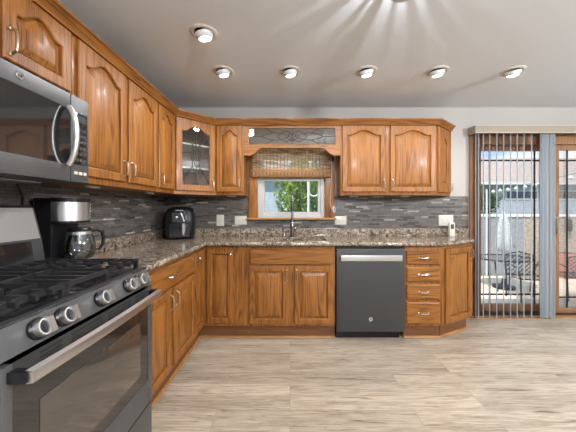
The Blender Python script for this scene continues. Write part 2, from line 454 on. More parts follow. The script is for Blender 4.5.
# front wall, behind the camera, with a wide unseen window added to let fill light in
FX0, FX1, FZ0, FZ1 = .4, 3.6, .7, 2.1
wf = MB()
wf.box(LW, FX0, FW-.15, FW, 0, CH).box(FX1, RW, FW-.15, FW, 0, CH).box(FX0, FX1, FW-.15, FW, 0, FZ0).box(FX0, FX1, FW-.15, FW, FZ1, CH)
struct(wf.build('wall_front', M['wall']))
w2 = MB()
for a, b in ((FX0, FX0+.06), ((FX0+FX1)/2-.03, (FX0+FX1)/2+.03), (FX1-.06, FX1)): w2.box(a, b, FW-.12, FW-.05, FZ0, FZ1)
w2.box(FX0, FX1, FW-.12, FW-.05, FZ0, FZ0+.06).box(FX0, FX1, FW-.12, FW-.05, FZ1-.06, FZ1)
w2o = struct(w2.build('fill_window', M['vinyl']))
MB().box(FX0+.05, FX1-.05, FW-.09, FW-.084, FZ0+.05, FZ1-.05).build('pane', M['glass'], w2o)
# mosaic tile on the walls, split round the window casing
tb = MB()
CZ = 1.385
tb.box(LW+.006, -.455, BW-.006, BW, .93, CZ).box(.49, 2.05, BW-.006, BW, .93, CZ).box(-.455, .49, BW-.006, BW, .93, 1.125)
struct(tb.build('wall_back_tile', M['tile_x']))
struct(MB().box(LW, LW+.006, .2, BW, .93, CZ).build('wall_left_tile', M['tile_y']))
struct(MB().box(4.15, RW, BW-.014, BW, 0, .09, .003).build('baseboard_back', M['vinyl']))

# ------------------------------------------------------------------ kitchen window
win = thing('window_1', 'small white framed window over the sink', 'window', (0, 0, 0)); struct(win)
c = MB()
c.box(-.475, WX0, BW-.024, BW, 1.135, 1.885, .004).box(WX1, .505, BW-.024, BW, 1.135, 1.885, .004).box(-.475, .505, BW-.024, BW, WZ1, 1.92, .004)
c.build('casing', M['oak'], win)
MB().box(-.495, .525, BW-.06, BW+.02, 1.118, 1.138, .004).build('sill', M['trimwood'], win)
f = MB()
f.box(WX0, WX0+.045, BW+.02, BW+.10, 1.172, WZ1-.04).box(WX1-.045, WX1, BW+.02, BW+.10, 1.172, WZ1-.04)
f.box(WX0, WX1, BW+.021, BW+.10, 1.1385, 1.172).box(WX0, WX1, BW+.02, BW+.10, WZ1-.04, WZ1)
f.build('window_frame', M['winframe'], win)
f = MB()
f.box(WX0+.045, WX0+.075, BW+.035, BW+.075, 1.172, 1.60).box(WX1-.075, WX1-.045, BW+.035, BW+.075, 1.172, 1.60)
f.box(WX0+.075, WX1-.075, BW+.035, BW+.075, 1.172, 1.205).box(WX0+.075, WX1-.075, BW+.035, BW+.075, 1.562, 1.60)
f.build('lower_sash', M['winframe'], win)
MB().box(WX0+.07, WX1-.07, BW+.052, BW+.057, 1.20, 1.57).build('pane', M['glass'], win)
MB().box(WX0+.04, WX1-.04, BW+.082, BW+.087, 1.59, WZ1-.03).build('pane', M['glass'], win)

# ------------------------------------------------------------------ patio door
pd = thing('door_1', 'oak framed sliding glass patio door', 'door', (PX0, BW, 0)); struct(pd)
def L_(x): return x-PX0                       # local x of the door
f = MB()
f.box(L_(2.058), 0, -.022, 0, 0, PZ1+.09, .003).box(PX1-PX0, PX1-PX0+.09, -.022, 0, 0, PZ1+.09, .003).box(0, PX1-PX0, -.022, 0, PZ1, PZ1+.09, .003)
f.build('casing', M['oak_door'], pd)
f = MB()
f.box(0, .05, 0, .16, .0, PZ1).box(PX1-PX0-.05, PX1-PX0, 0, .16, 0, PZ1)
f.box(.05, PX1-PX0-.05, 0, .16, 1.985, PZ1)
f.build('door_frame', M['oak_door'], pd)
MB().box(L_(2.06), PX1-PX0+.09, -.045, .0, 0, .018, .003).build('threshold', M['trimwood'], pd)
MB().box(0.05, PX1-PX0-.05, .0, .16, 0, .022).build('track', M['slate_dark'], pd)
def sash(name, x0, x1, y, zb, gz0, gz1, sl, sr, verts, horiz):
    y -= BW
    s_ = MB()
    s_.box(L_(x0), L_(x0)+sl, y-.02, y+.02, zb, 1.985, .003).box(L_(x1)-sr, L_(x1), y-.02, y+.02, zb, 1.985, .003)
    s_.box(L_(x0)+sl, L_(x1)-sr, y-.02, y+.02, gz1, 1.985, .003).box(L_(x0)+sl, L_(x1)-sr, y-.02, y+.02, zb, gz0, .003)
    so = s_.build(name, M['oak_door'], pd)
    MB().box(L_(x0)+sl-.005, L_(x1)-sr+.005, y-.004, y+.004, gz0-.005, gz1+.005).build('pane', M['glass'], so)
    g = MB()
    for v in verts: g.box(L_(v)-.009, L_(v)+.009, y-.012, y-.006, gz0, gz1)
    for h in horiz: g.box(L_(x0)+sl, L_(x1)-sr, y-.0125, y-.0065, h-.009, h+.009)
    g.build('grille', M['wrought'], so)
    return so
sash('fixed_sash', 2.20, 3.10, 3.135, .024, .11, 1.928, .06, .11, (2.372, 2.905), (1.815, .225))
sl = sash('sliding_sash', 3.065, 4.0, 3.085, .024, .083, 1.926, .072, .07, (3.239, 3.83), (1.806, .207))
MB().box(L_(3.09), L_(3.115), .012, .035, .95, 1.15, .006).build('door_pull', M['nickel'], sl)

# ================================================================== cabinet builder
def outline(w, h, s, rise, e, n=26, flat=.16):
    """opening of a raised panel door: bottom two corners, then the (arched) top from right to left"""
    x0, x1 = s+e, w-s-e
    pts = [(x0, s+e), (x1, s+e)]
    top = h - s - e
    for i in range(n+1):
        u = 1-2*i/n
        a = min(abs(u)/(1-flat), 1)
        bell = .5*(1+math.cos(PI*a)); bell = bell**.8
        pts.append(((x0+x1)/2 + u*(x1-x0)/2, top - rise*(1-bell)))
    return pts
def rect_like(w, h, n=26, e=0):
    pts = [(e, e), (w-e, e)]
    for i in range(n+1):
        u = 1-2*i/n
        pts.append((w/2 + u*(w/2-e), h-e))
    return pts
def bar_pull(parent, x, z, y, length=.10, level=False, mat=None):
    p = MB()
    n = 9
    path = []
    for i in range(n):
        t = i/(n-1); d = .003 if i in (0, n-1) else .020+.005*math.sin(PI*t)
        a = (t-.5)*length
        path.append((x+a, y-d, z) if level else (x, y-d, z+a))
    p.tube(path, [.004]+[.0055]*(n-2)+[.004], 8)
    for q in (path[0], path[-1]): p.lathe([(.0085, 0), (.0085, .004), (.005, .006)], (q[0], y+.001, q[2]), (0, -1, 0), 12)
    return p.build('pull', mat or M['nickel'], parent)
def knob(parent, x, z, y):
    return MB().lathe([(.006, 0), (.006, .010), (.015, .016), (.016, .022), (.011, .028), (.003, .029)], (x, y, z), (0, -1, 0), 18).build('knob', M['chrome'], parent)
def panel_door(parent, x0, x1, z0, z1, rise=.055, pull=None, s=.052, th=.02, flat=.16, name='door', mat=None):
    w, h = x1-x0, z1-z0
    mat = mat or M['oak']
    sec = lambda pts, y: [(a, y, b) for a, b in pts]
    ro = rect_like(w, h)
    d = MB()
    d.poly_loops([sec(ro, 0), sec(ro, -th+.005), sec(rect_like(w, h, e=.005), -th), sec(outline(w, h, s-.006, rise, 0, flat=flat), -th),
                  sec(outline(w, h, s, rise, 0, flat=flat), -th+.004), sec(outline(w, h, s, rise, .001, flat=flat), -.002)], True, False)
    do = d.build(name, mat, parent, (x0, 0, z0), smooth=28)
    p = MB()
    p.poly_loops([sec(outline(w, h, s, rise, 0, flat=flat), -.002), sec(outline(w, h, s, rise, .006, flat=flat), -.003),
                  sec(outline(w, h, s, rise, .009, flat=flat), -.007),
                  sec(outline(w, h, s, rise, .034, flat=flat), -.0165), sec(outline(w, h, s, rise, .037, flat=flat), -.0175)], False, True)
    p.build('raised_panel', mat, do, smooth=20)
    if pull:
        kind, px, pz = pull
        if kind == 'bar': bar_pull(do, px-x0, pz-z0, -th)
        elif kind == 'knob': knob(do, px-x0, pz-z0, -th)
    return do
def drawer_front(parent, x0, x1, z0, z1, pull=True, mat=None, name='drawer'):
    w, h = x1-x0, z1-z0
    sec = lambda e, y: [(e, y, e), (w-e, y, e), (w-e, y, h-e), (e, y, h-e)]
    d = MB().poly_loops([sec(0, 0), sec(0, -.012), sec(.004, -.016), sec(.012, -.020)])
    do = d.build(name, mat or M['oak_h'], parent, (x0, 0, z0), smooth=20)
    if pull: bar_pull(do, w/2, h/2, -.02, .085, True, M['chrome'])
    return do

UB, UT = 1.385, 2.13                     # upper cabinets: underside and top (the crown starts here)
UX, UY = -1.099, 2.78                    # face-frame planes of the upper runs
def puck(x, y, label):
    o = MB().box(-.045, .045, -.014, .014, -.014, 0, .003).build('under_cabinet_light', M['white'])
    o.location = (x, y, UB)
    tag(o, label, 'light', 'small lights under the wall cabinets')
    return o

# ---- left wall: cabinet over the microwave, two-door cabinet, one-door cabinet
R90 = PI/2
dep = UX-LW-.001
t = thing('wall_cabinet', 'short oak wall cabinet directly above the microwave', 'cabinet', (UX, .62, 0), R90, 'oak wall cabinets')
MB().box(0, .702, 0, dep, 1.785, UT+.05, .002).build('body', M['oak'], t)
panel_door(t, .02, .345, 1.82, 2.118, .05, ('bar', .32, 1.895))
panel_door(t, .372, .680, 1.82, 2.118, .05, ('bar', .397, 1.895))
t = thing('wall_cabinet', 'tall two-door oak wall cabinet to the right of the microwave', 'cabinet', (UX, 1.324, 0), R90, 'oak wall cabinets')
MB().box(0, .838, 0, dep, UB, UT+.05, .002).build('body', M['oak'], t)
panel_door(t, .024, .413, 1.42, 2.118, .06, ('bar', .390, 1.505))
panel_door(t, .448, .828, 1.42, 2.118, .06, ('bar', .474, 1.505))
t = thing('wall_cabinet', 'narrow one-door oak wall cabinet on the left wall beside the corner cabinet', 'cabinet', (UX, 2.164, 0), R90, 'oak wall cabinets')
MB().box(0, .325, 0, dep, UB, UT+.05, .002).build('body', M['oak'], t)
panel_door(t, .016, .312, 1.42, 2.118, .055, ('bar', .045, 1.49))
# ---- corner cabinet with leaded glass door
P1, P2 = Vector((UX, 2.489)), Vector((-.787, UY))
ang = math.atan2(P2.y-P1.y, P2.x-P1.x); cw = (P2-P1).length
t = thing('corner_wall_cabinet', 'diagonal oak corner wall cabinet with a leaded glass door', 'cabinet', (P1.x, P1.y, 0), ang, 'oak wall cabinets')
inv = Matrix.Rotation(-ang, 2)
def loc2(x, y): v = inv @ (Vector((x, y))-P1); return (v.x, v.y)
foot = [loc2(P1.x, P1.y), loc2(P2.x, P2.y), loc2(P2.x, BW-.001), loc2(LW+.001, BW-.001), loc2(LW+.001, P1.y)]
b_ = MB()
b_.prism(foot, UB, UB+.025).prism(foot, UT, UT+.05)
def wallseg(a, c, th=.014):
    a, c = Vector(a), Vector(c); d = (c-a).normalized(); n = Vector((-d.y, d.x))*th
    b_.prism([a, c, c+n, a+n], UB+.025, UT)
for i in range(1, 5): wallseg(foot[i], foot[(i+1) % 5])
b_.build('body', M['oak'], t)
ff = MB()
ff.box(0, .03, 0, .018, UB+.025, UT).box(cw-.03, cw, 0, .018, UB+.025, UT)
ff.box(.03, cw-.03, 0, .018, UT-.03, UT).box(.03, cw-.03, 0, .018, UB+.025, UB+.05)
ff.build('face_frame', M['oak'], t)
ins = [(.03, .03), (cw-.03, .03), (cw-.05, .20), (cw/2, .42), (.05, .20)]
for z in (1.645, 1.88): MB().prism(ins, z, z+.016).build('shelf', M['white'], t)
dw, dh, ds = cw-.028, .70, .062
sec = lambda pts, y: [(a, y, b) for a, b in pts]
d = MB()
def op(e): return outline(dw, dh, ds, .06, e)
d.poly_loops([sec(rect_like(dw, dh), 0), sec(rect_like(dw, dh), -.015), sec(rect_like(dw, dh, e=.005), -.02), sec(op(-.006), -.02), sec(op(0), -.014), sec(op(0), 0)], False, False)
d.bm.verts.ensure_lookup_table()
gd = d.build('glass_door', M['oak'], t, (.014, 0, 1.418), smooth=28)
MB().poly_loops([sec(op(-.001), -.009), sec(op(-.001), -.005)]).build('pane', M['cabglass'], gd)
lead = MB()
cx_, cz_ = dw/2, dh*.50
yL = -.0105
def came(*pts, r=.0040): lead.tube([(a, yL, b) for a, b in pts], r, 6)
came((cx_, ds), (cx_, dh-ds))
for sx in (-1, 1):
    e_ = dw/2-ds
    came((cx_+sx*e_, dh-ds-.06), (cx_+sx*.035, cz_+.10)); came((cx_+sx*e_, ds+.02), (cx_+sx*.035, cz_-.10))
    for q in range(2):
        r0 = (.030, .052)[q]
        pth = [(cx_+sx*r0*math.sin(a)*(1+.25*math.cos(2*a)), cz_+(.10, .15)[q]*math.cos(a)) for a in [PI*k/14 for k in range(15)]]
        came(*pth)
    came((cx_, cz_+.03), (cx_+sx*.04, cz_+.05), (cx_+sx*.055, cz_)); came((cx_, cz_-.03), (cx_+sx*.04, cz_-.05), (cx_+sx*.055, cz_))
    came((cx_+sx*.055, cz_), (cx_+sx*e_, cz_+.0))
lead.build('leading', M['lead'], gd)
bar_pull(gd, dw-.028, .075, -.02)
# glassware inside the corner cabinet
def tumbler(p, label, r=.03, h=.10):
    o = MB().lathe([(r*.8, 0), (r, h), (r*.93, h), (r*.74, .006)], (0, 0, 0), seg=20).build('drinking_glass', M['carafe'])
    o.location = p; tag(o, label, 'glass', 'glasses in the corner cabinet')
tumbler((-1.085, 2.66, UB+.026), 'clear tumbler at left on the floor of the glass-door corner cabinet')
tumbler((-.99, 2.74, UB+.026), 'clear tumbler at right on the floor of the glass-door corner cabinet')
bo = MB().lathe([(.03, 0), (.035, .004), (.07, .05), (.075, .07), (.07, .068), (.03, .01)], seg=24).build('bowl', M['white'])
bo.location = (-1.03, 2.76, 1.645+.017); tag(bo, 'white bowl on the lower shelf inside the glass-door corner cabinet', 'bowl')
# ---- back wall: one-door cabinet, valance, two-door cabinet, angled end cabinet
bd = BW-UY-.001
t = thing('wall_cabinet', 'narrow one-door oak wall cabinet on the back wall left of the window', 'cabinet', (-.786, UY, 0), 0, 'oak wall cabinets')
MB().box(0, .298, 0, bd, UB, UT+.05, .002).build('body', M['oak'], t)
panel_door(t, .014, .281, 1.42, 2.118, .055, ('bar', .255, 1.495))
t = thing('wall_cabinet', 'two-door oak wall cabinet on the back wall right of the window', 'cabinet', (.535, UY, 0), 0, 'oak wall cabinets')
MB().box(0, 1.012, 0, bd, UB, UT+.05, .002).build('body', M['oak'], t)
panel_door(t, .016, .468, 1.42, 2.118, .05, ('bar', .452, 1.495))
panel_door(t, .520, .996, 1.42, 2.118, .05, ('bar', .545, 1.495))
E1, E2 = Vector((1.548, UY)), Vector((1.836, BW-.012))
ea = math.atan2(E2.y-E1.y, E2.x-E1.x); ew = (E2-E1).length
t = thing('angled_wall_cabinet', 'angled end wall cabinet closing the upper run near the patio door', 'cabinet', (E1.x, E1.y, 0), ea, 'oak wall cabinets')
ie = Matrix.Rotation(-ea, 2)
pf = [ie @ (Vector(p)-E1) for p in ((E1.x, E1.y), (E2.x, E2.y), (E2.x, BW-.001), (E1.x, BW-.001))]
MB().prism(pf, UB, UT+.05).build('body', M['oak'], t)
panel_door(t, .02, ew-.02, 1.42, 2.118, .05, ('bar', ew-.04, 1.495), s=.105, flat=.0)
# valance with leaded glass
VX0, VX1 = -.487, .534
t = thing('window_valance', 'oak valance board with leaded glass spanning above the kitchen window', 'valance', (VX0, UY, 0))
vw = VX1-VX0
def vprof():
    pts = [(0, 1.806)]
    def s_(t): return t*t*(3-2*t)
    xs = [.09+.11*i/10 for i in range(11)]
    low = [(x, 1.806+.008*0+.08*s_((x-.09)/.11)) for x in xs]
    return pts, low
bot = [(0, 1.806), (.075, 1.806)]
for i in range(11):
    q = i/10; bot.append((.075+.12*q, 1.812+.073*(q*q*(3-2*q))))
right = [(vw-a, z) for a, z in bot][::-1]
gx0, gx1, gz0, gz1 = .055, vw-.055, 1.922, 2.095
vb = MB()
strip = bot + right
vb.prism(strip + [(vw, gz0), (0, gz0)], 0, .02, 'y')
vb.box(0, gx0, 0, .02, gz0, UT+.05).box(gx1, vw, 0, .02, gz0, UT+.05).box(gx0, gx1, 0, .02, gz1, UT+.05)
vb.build('board', M['oak_h'], t)
MB().box(gx0, gx1, .008, .012, gz0, gz1).build('pane', M['valglass'], t)
ld = MB()
def came2(*pts, r=.0028): ld.tube([(a, .006, b) for a, b in pts], r, 6)
mx_, mz_ = vw/2, (gz0+gz1)/2
for sx in (-1, 1):
    for sz in (-1, 1):
        pth = [(mx_+sx*(.03+.30*k/16), mz_+sz*.038*math.sin(PI*k/16)) for k in range(17)]; came2(*pth)
        pth = [(mx_+sx*(.0+.16*k/16), mz_+sz*.055*math.sin(PI*(k/16)**.7)) for k in range(17)]; came2(*pth)
        came2((mx_+sx*.20, mz_+sz*.036), (mx_+sx*.29, mz_+sz*(gz1-gz0)/2))
    came2((mx_+sx*.33, mz_), (mx_+sx*(gx1-gx0)/2, mz_))
for sz in (-1, 1): came2((mx_, mz_+sz*.055), (mx_, mz_+sz*(gz1-gz0)/2))
came2((mx_-.05, mz_), (mx_, mz_+.04), (mx_+.05, mz_), (mx_, mz_-.04), (mx_-.05, mz_))
for a in (-1.1, -.55, 0, .55, 1.1): came2((mx_, mz_-.05), (mx_+.085*math.sin(a), mz_-.05+.10*math.cos(a)))
ld.build('leading', M['lead'], t)
# crown moulding along the whole upper run
def sweep(path, prof, name, mat, parent=None):
    """profile (out, z) swept along a plan path, out = right-hand side of travel, mitred"""
    P = [Vector(p) for p in path]; loops = []
    for i, p in enumerate(P):
        ds_ = []
        if i > 0: ds_.append((P[i]-P[i-1]).normalized())
        if i < len(P)-1: ds_.append((P[i+1]-P[i]).normalized())
        ns = [Vector((d.y, -d.x)) for d in ds_]
        n = sum(ns, Vector((0, 0)))
        if len(ns) == 2: n = n/(1+ns[0].dot(ns[1]))
        loops.append([(p.x+n.x*o, p.y+n.y*o, z) for o, z in prof])
    return MB().poly_loops(loops).build(name, mat, parent, smooth=30)
crown = [(.001, 2.124), (.021, 2.124), (.024, 2.133), (.030, 2.138), (.036, 2.150), (.048, 2.160), (.052, 2.166), (.058, 2.167), (.058, 2.181), (.001, 2.181)]
o = sweep([(UX, .60), (UX, P1.y), (P2.x, UY), (E1.x, UY), (E2.x, E2.y)], crown, 'crown_molding', M['oak_h'])
o.data.materials.append(M['oak_y'])
for p in o.data.polygons: p.material_index = 1 if p.center.x < -.96 and p.center.y < 2.48 else 0
tag(o, 'oak crown molding running along the tops of all the wall cabinets', 'molding')
lr = [(-.018, UB-.018), (.004, UB-.018), (.004, UB+.012), (-.0, UB+.012), (-.0, UB-.001), (-.018, UB-.001)]

puck(-1.20, 1.60, 'small white under-cabinet light below the tall two-door cabinet, nearer the microwave')
bpy.data.objects['under_cabinet_light'].rotation_euler = (0, 0, R90)
q = puck(-1.20, 2.25, 'small white under-cabinet light below the narrow left-wall cabinet'); q.rotation_euler = (0, 0, R90)
puck(-.64, 2.88, 'small white under-cabinet light below the narrow cabinet left of the window')
puck(.70, 2.88, 'small white under-cabinet light right of the window, under the left door')
puck(1.26, 2.88, 'small white under-cabinet light right of the window, under the right door')

# ================================================================== base cabinets
BX, BY, BT = -.824, 2.507, .889          # face-frame planes and height of the base units
KX, KY, KZ = -.885, 2.553, .125          # toe board planes
t = thing('base_cabinet', 'oak base cabinet with one wide drawer over two doors beside the range', 'cabinet', (BX, 1.327, 0), R90, 'oak base cabinets')
bdp = BX-LW-.007
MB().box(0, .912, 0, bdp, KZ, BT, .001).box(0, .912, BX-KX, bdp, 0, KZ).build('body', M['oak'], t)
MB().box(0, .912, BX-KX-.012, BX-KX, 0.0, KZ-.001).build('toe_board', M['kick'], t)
drawer_front(t, .03, .900, .712, .862)
panel_door(t, .03, .462, .148, .694, 0, ('bar', .440, .615))
panel_door(t, .512, .895, .148, .694, 0, ('bar', .533, .615))
t = thing('corner_base_cabinet', 'oak corner base cabinet with two narrow doors meeting at the inside corner', 'cabinet', (BX, BY, 0), 0, 'oak base cabinets')
def lc(x, y): return (x-BX, y-BY)
MB().prism([lc(LW+.007, 2.241), lc(BX, 2.241), lc(BX, BY), lc(-.523, BY), lc(-.523, BW-.007), lc(LW+.007, BW-.007)], KZ, BT).prism(
    [lc(LW+.007, 2.241), lc(KX, 2.241), lc(KX, KY), lc(-.523, KY), lc(-.523, BW-.007), lc(LW+.007, BW-.007)], 0, KZ).build('body', M['oak'], t)
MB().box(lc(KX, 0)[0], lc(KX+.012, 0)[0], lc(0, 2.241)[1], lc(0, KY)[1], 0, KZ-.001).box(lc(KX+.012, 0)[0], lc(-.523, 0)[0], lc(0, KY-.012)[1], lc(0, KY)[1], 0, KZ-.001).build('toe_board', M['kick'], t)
d_ = panel_door(t, 0, .266, .155, .862, 0, ('bar', -9, 0) and None, s=.05)
d_.location = (.001, lc(0, 2.250)[1], .155); d_.rotation_euler = (0, 0, R90)
for ch in d_.children: pass
d_.scale = (.87, 1, 1); knob(d_, .045, .655, -.02)
d_ = panel_door(t, .036, .281, .155, .862, 0, None, s=.05); knob(d_, .222, .66, -.02)
t = thing('sink_base_cabinet', 'wide oak sink base cabinet with a plain false drawer over two doors', 'cabinet', (-.520, BY, 0), 0, 'oak base cabinets')
bdy = BW-.007-BY
def kickbody(w, t):
    # open-topped under the sink: sides, floor, back and front frame
    m = MB()
    m.box(0, .018, 0, bdy, KZ, BT).box(w-.018, w, 0, bdy, KZ, BT).box(.018, w-.018, .0, bdy, KZ, KZ+.018).box(.018, w-.018, bdy-.012, bdy, KZ+.018, BT)
    m.box(.018, w-.018, 0, .018, KZ+.018, BT)
    m.box(0, w, KY-BY, KY-BY+.02, 0, KZ)
    m.build('body', M['oak'], t)
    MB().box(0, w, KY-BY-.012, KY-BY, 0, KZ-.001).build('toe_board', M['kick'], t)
kickbody(.950, t)
drawer_front(t, .138, .927, .712, .862, False, name='false_drawer')
panel_door(t, .132, .501, .150, .696, 0, ('bar', .484, .610))
panel_door(t, .562, .927, .150, .696, 0, ('bar', .585, .610))
t = thing('drawer_base_cabinet', 'narrow oak base cabinet with a stack of four drawers beside the dishwasher', 'cabinet', (1.092, BY, 0), 0, 'oak base cabinets')
MB().box(0, .350, 0, bdy, KZ, BT, .001).box(0, .350, KY-BY, bdy, 0, KZ).build('body', M['oak'], t)
MB().box(0, .350, KY-BY-.012, KY-BY, 0, KZ-.001).build('toe_board', M['kick'], t)
for z0, z1 in ((.715, .842), (.552, .692), (.384, .527), (.148, .360)): drawer_front(t, .012, .332, z0, z1)
A1, A2 = Vector((1.443, BY)), Vector((1.868, 2.712))
aa = math.atan2(A2.y-A1.y, A2.x-A1.x); aw = (A2-A1).length
t = thing('angled_base_cabinet', 'angled oak end base cabinet with one door at the right end of the counter', 'cabinet', (A1.x, A1.y, 0), aa, 'oak base cabinets')
ia = Matrix.Rotation(-aa, 2)
def la(x, y): v = ia @ (Vector((x, y))-A1); return (v.x, v.y)
MB().prism([la(A1.x, A1.y), la(A2.x, A2.y), la(2.03, BW-.03), la(A1.x, BW-.03)], KZ, BT).prism(
    [la(A1.x, A1.y+.045), la(A2.x-.04, A2.y+.03), la(1.98, BW-.03), la(A1.x, BW-.03)], 0, KZ).build('body', M['oak'], t)
k0, k1 = la(A1.x+.007, A1.y+.036), la(A2.x-.04, A2.y+.018)
MB().prism([k0, k1, (k1[0], k1[1]+.011), (k0[0], k0[1]+.011)], 0, KZ-.001).build('toe_board', M['kick'], t)
panel_door(t, .045, aw-.01, .135, .862, 0, ('bar', aw-.035, .79), s=.062)
# base shoe along the toe boards
shoe = [(0, .0), (.018, 0), (.017, .008), (.012, .015), (.004, .019), (0, .019)]
o = struct(sweep([(KX+.0125, 1.33), (KX+.0125, KY-.0125), (.428, KY-.0125)], shoe, 'trim_1', M['trimwood']))
k0w = Vector((A1.x, A1.y+.033)); k1w = Vector((A2.x-.04, A2.y+.018))
o = struct(sweep([(1.094, KY-.0125), (A1.x-.002, KY-.0125), (k1w.x-.002, k1w.y-.003)], shoe, 'trim_2', M['trimwood']))

# ------------------------------------------------------------------ worktop
CT, CBt = .930, .890
SX0, SX1, SY0, SY1 = -.30, .37, 2.56, 2.875
ct = MB()
fx, fy, rr = -.779, 2.455, .020
lx = LW+.0065; by_ = BW-.0065
T1, T2, T3 = (1.425, fy), (1.885, 2.685), (2.045, by_)
ct.prism([(lx, 1.324), (fx-rr, 1.324), (fx-rr, fy+rr), (lx, fy+rr)], CBt, CT)
ct.prism([(lx, fy+rr), (SX0, fy+rr), (SX0, by_), (lx, by_)], CBt, CT)
ct.prism([(SX0, fy+rr), (SX1, fy+rr), (SX1, SY0), (SX0, SY0)], CBt, CT)
ct.prism([(SX0, SY1), (SX1, SY1), (SX1, by_), (SX0, by_)], CBt, CT)
ct.prism([(SX1, fy+rr), (T1[0]-.005, fy+rr), (T2[0]-.016, T2[1]+.012), (T3[0]-.01, by_), (SX1, by_)], CBt, CT)
co = ct.build('countertop', M['granite'])
tag(co, 'speckled brown granite countertop running round the corner to the patio door', 'countertop')
nose = [(-.003, CBt)] + [(-rr + rr + .0 + rr*math.sin(a), (CT+CBt)/2 - rr*math.cos(a)) for a in [PI*k/8 for k in range(9)]] + [(-.003, CT)]
sweep([(fx-rr, 1.324), (fx-rr, fy+rr), (T1[0]-.005, fy+rr), (T2[0]-.016, T2[1]+.012), (T3[0]-.01, by_)], nose, 'edge', M['granite'], co)
up = MB()
up.box(lx, lx+.02, 1.324, by_, CT, 1.015, .002).box(lx+.02, 2.04, by_-.02, by_, CT, 1.015, .002)
up.build('upstand', M['granite'], co)
# sink
sk = MB()
z0 = .72
sk.box(SX0+.004, SX1-.004, SY0+.004, SY1-.004, z0, z0+.004)
sk.box(SX0+.001, SX0+.004, SY0+.001, SY1-.001, z0, CBt).box(SX1-.004, SX1-.001, SY0+.001, SY1-.001, z0, CBt)
sk.box(SX0+.004, SX1-.004, SY0+.001, SY0+.004, z0, CBt).box(SX0+.004, SX1-.004, SY1-.004, SY1-.001, z0, CBt)
so = sk.build('sink', M['steel']); tag(so, 'stainless steel undermount sink set in the granite below the window', 'sink')
MB().lathe([(.04, 0), (.038, .004), (.02, .001)], (.03, 2.72, z0+.004)).build('drain', M['chrome'], so)
# faucet
t = thing('faucet', 'tall chrome gooseneck kitchen faucet standing behind the sink', 'faucet', (.025, 2.93, CT+.001))
MB().lathe([(.030, 0), (.030, .006), (.022, .012), (.020, .10), (.0215, .115), (.0215, .14), (.016, .15)], seg=24).build('body', M['gun'], t)
pth = [(0, 0, .15)] + [(0, 0, .15+.24*k/6) for k in range(1, 7)]
pth += [(0, -.085+.085*math.cos(a), .39+.085*math.sin(a)) for a in [PI*k/12 for k in range(1, 13)]]
MB().tube(pth, .0125, 14).build('spout', M['gun'], t)
MB().lathe([(.0135, .0), (.017, -.02), (.018, -.09), (.014, -.105)], (0, -.17, .395), seg=18).build('spray_head', M['slate_dark'], t)
MB().lathe([(.017, 0), (.017, .012), (.015, .016)], (0, 0, .145), seg=20).build('collar', M['chrome'], t)
hd = MB().lathe([(.012, 0), (.012, .028)], (.018, 0, .095), (1, 0, 0), 14)
hd.tube([(.040, 0, .095), (.055, -.005, .10), (.095, -.012, .118)], [.006, .006, .004], 8)
hd.build('handle', M['gun'], t)
o = MB().lathe([(.016, 0), (.016, .018), (.013, .03), (.012, .045), (.004, .048)], seg=18).build('air_gap_cap', M['chrome'])
o.location = (-.065, 2.93, CT+.001); tag(o, 'small chrome cap on the counter just left of the faucet', 'cap')

# ================================================================== range
RY0, RYW = .63, .689
t = thing('gas_range', 'slate grey gas range with five knobs and black iron grates', 'range', (-.691, RY0, 0), R90)
RD = -.691-LW-.012                       # depth to the tile
MB().box(0, RYW, .035, RD, .05, .945).build('body', M['slate_dark'], t)
od = MB()
od.box(0, .026, 0, .034, .297, .862, .003).box(RYW-.034, RYW, 0, .034, .297, .862, .003)
od.box(.026, RYW-.034, 0, .034, .297, .413, .002)
odo = od.build('oven_door', M['slate'], t)
MB().box(.026, RYW-.034, .004, .033, .413, .862).build('door_glass', M['blackglass'], odo)
MB().box(.10, RYW-.10, .002, .0042, .47, .72, .001).build('inner_window', M['ovenglass'], odo)
MB().box(.026, RYW-.034, .002, .033, .795, .862).build('vent_strip', M['slate_dark'], odo)
vn = MB()
for g0, g1 in ((.10, .17), (.205, .345), (.375, .515), (.55, .62)):
    for z in (.819, .832, .845): vn.box(g0, g1, .0008, .0045, z, z+.0075)
vn.build('vent_slots', M['dark'], odo)
hb = MB()
n = 20; pf = []
for i in range(n+1):
    u = -1+2*i/n
    x = RYW/2 + u*(RYW/2-.018)
    y = -.056 + .010*u*u
    pf.append((x, y))
hb.poly_loops([[(x, y-.011, .818), (x, y-.013, .833), (x, y-.010, .846), (x, y+.006, .850), (x, y+.009, .833), (x, y+.005, .816)] for x, y in pf])
hbo = hb.build('handle', M['steel'], odo, smooth=50)
for x in (.022, RYW-.022): MB().box(x-.012, x+.012, -.046, .002, .819, .848, .004).build('handle_post', M['black'], hbo)
dr = MB().box(0, RYW, .002, .034, .065, .285, .003).build('storage_drawer', M['slate'], t)
MB().box(.01, RYW-.01, .05, .09, 0, .05).build('plinth', M['black'], t)
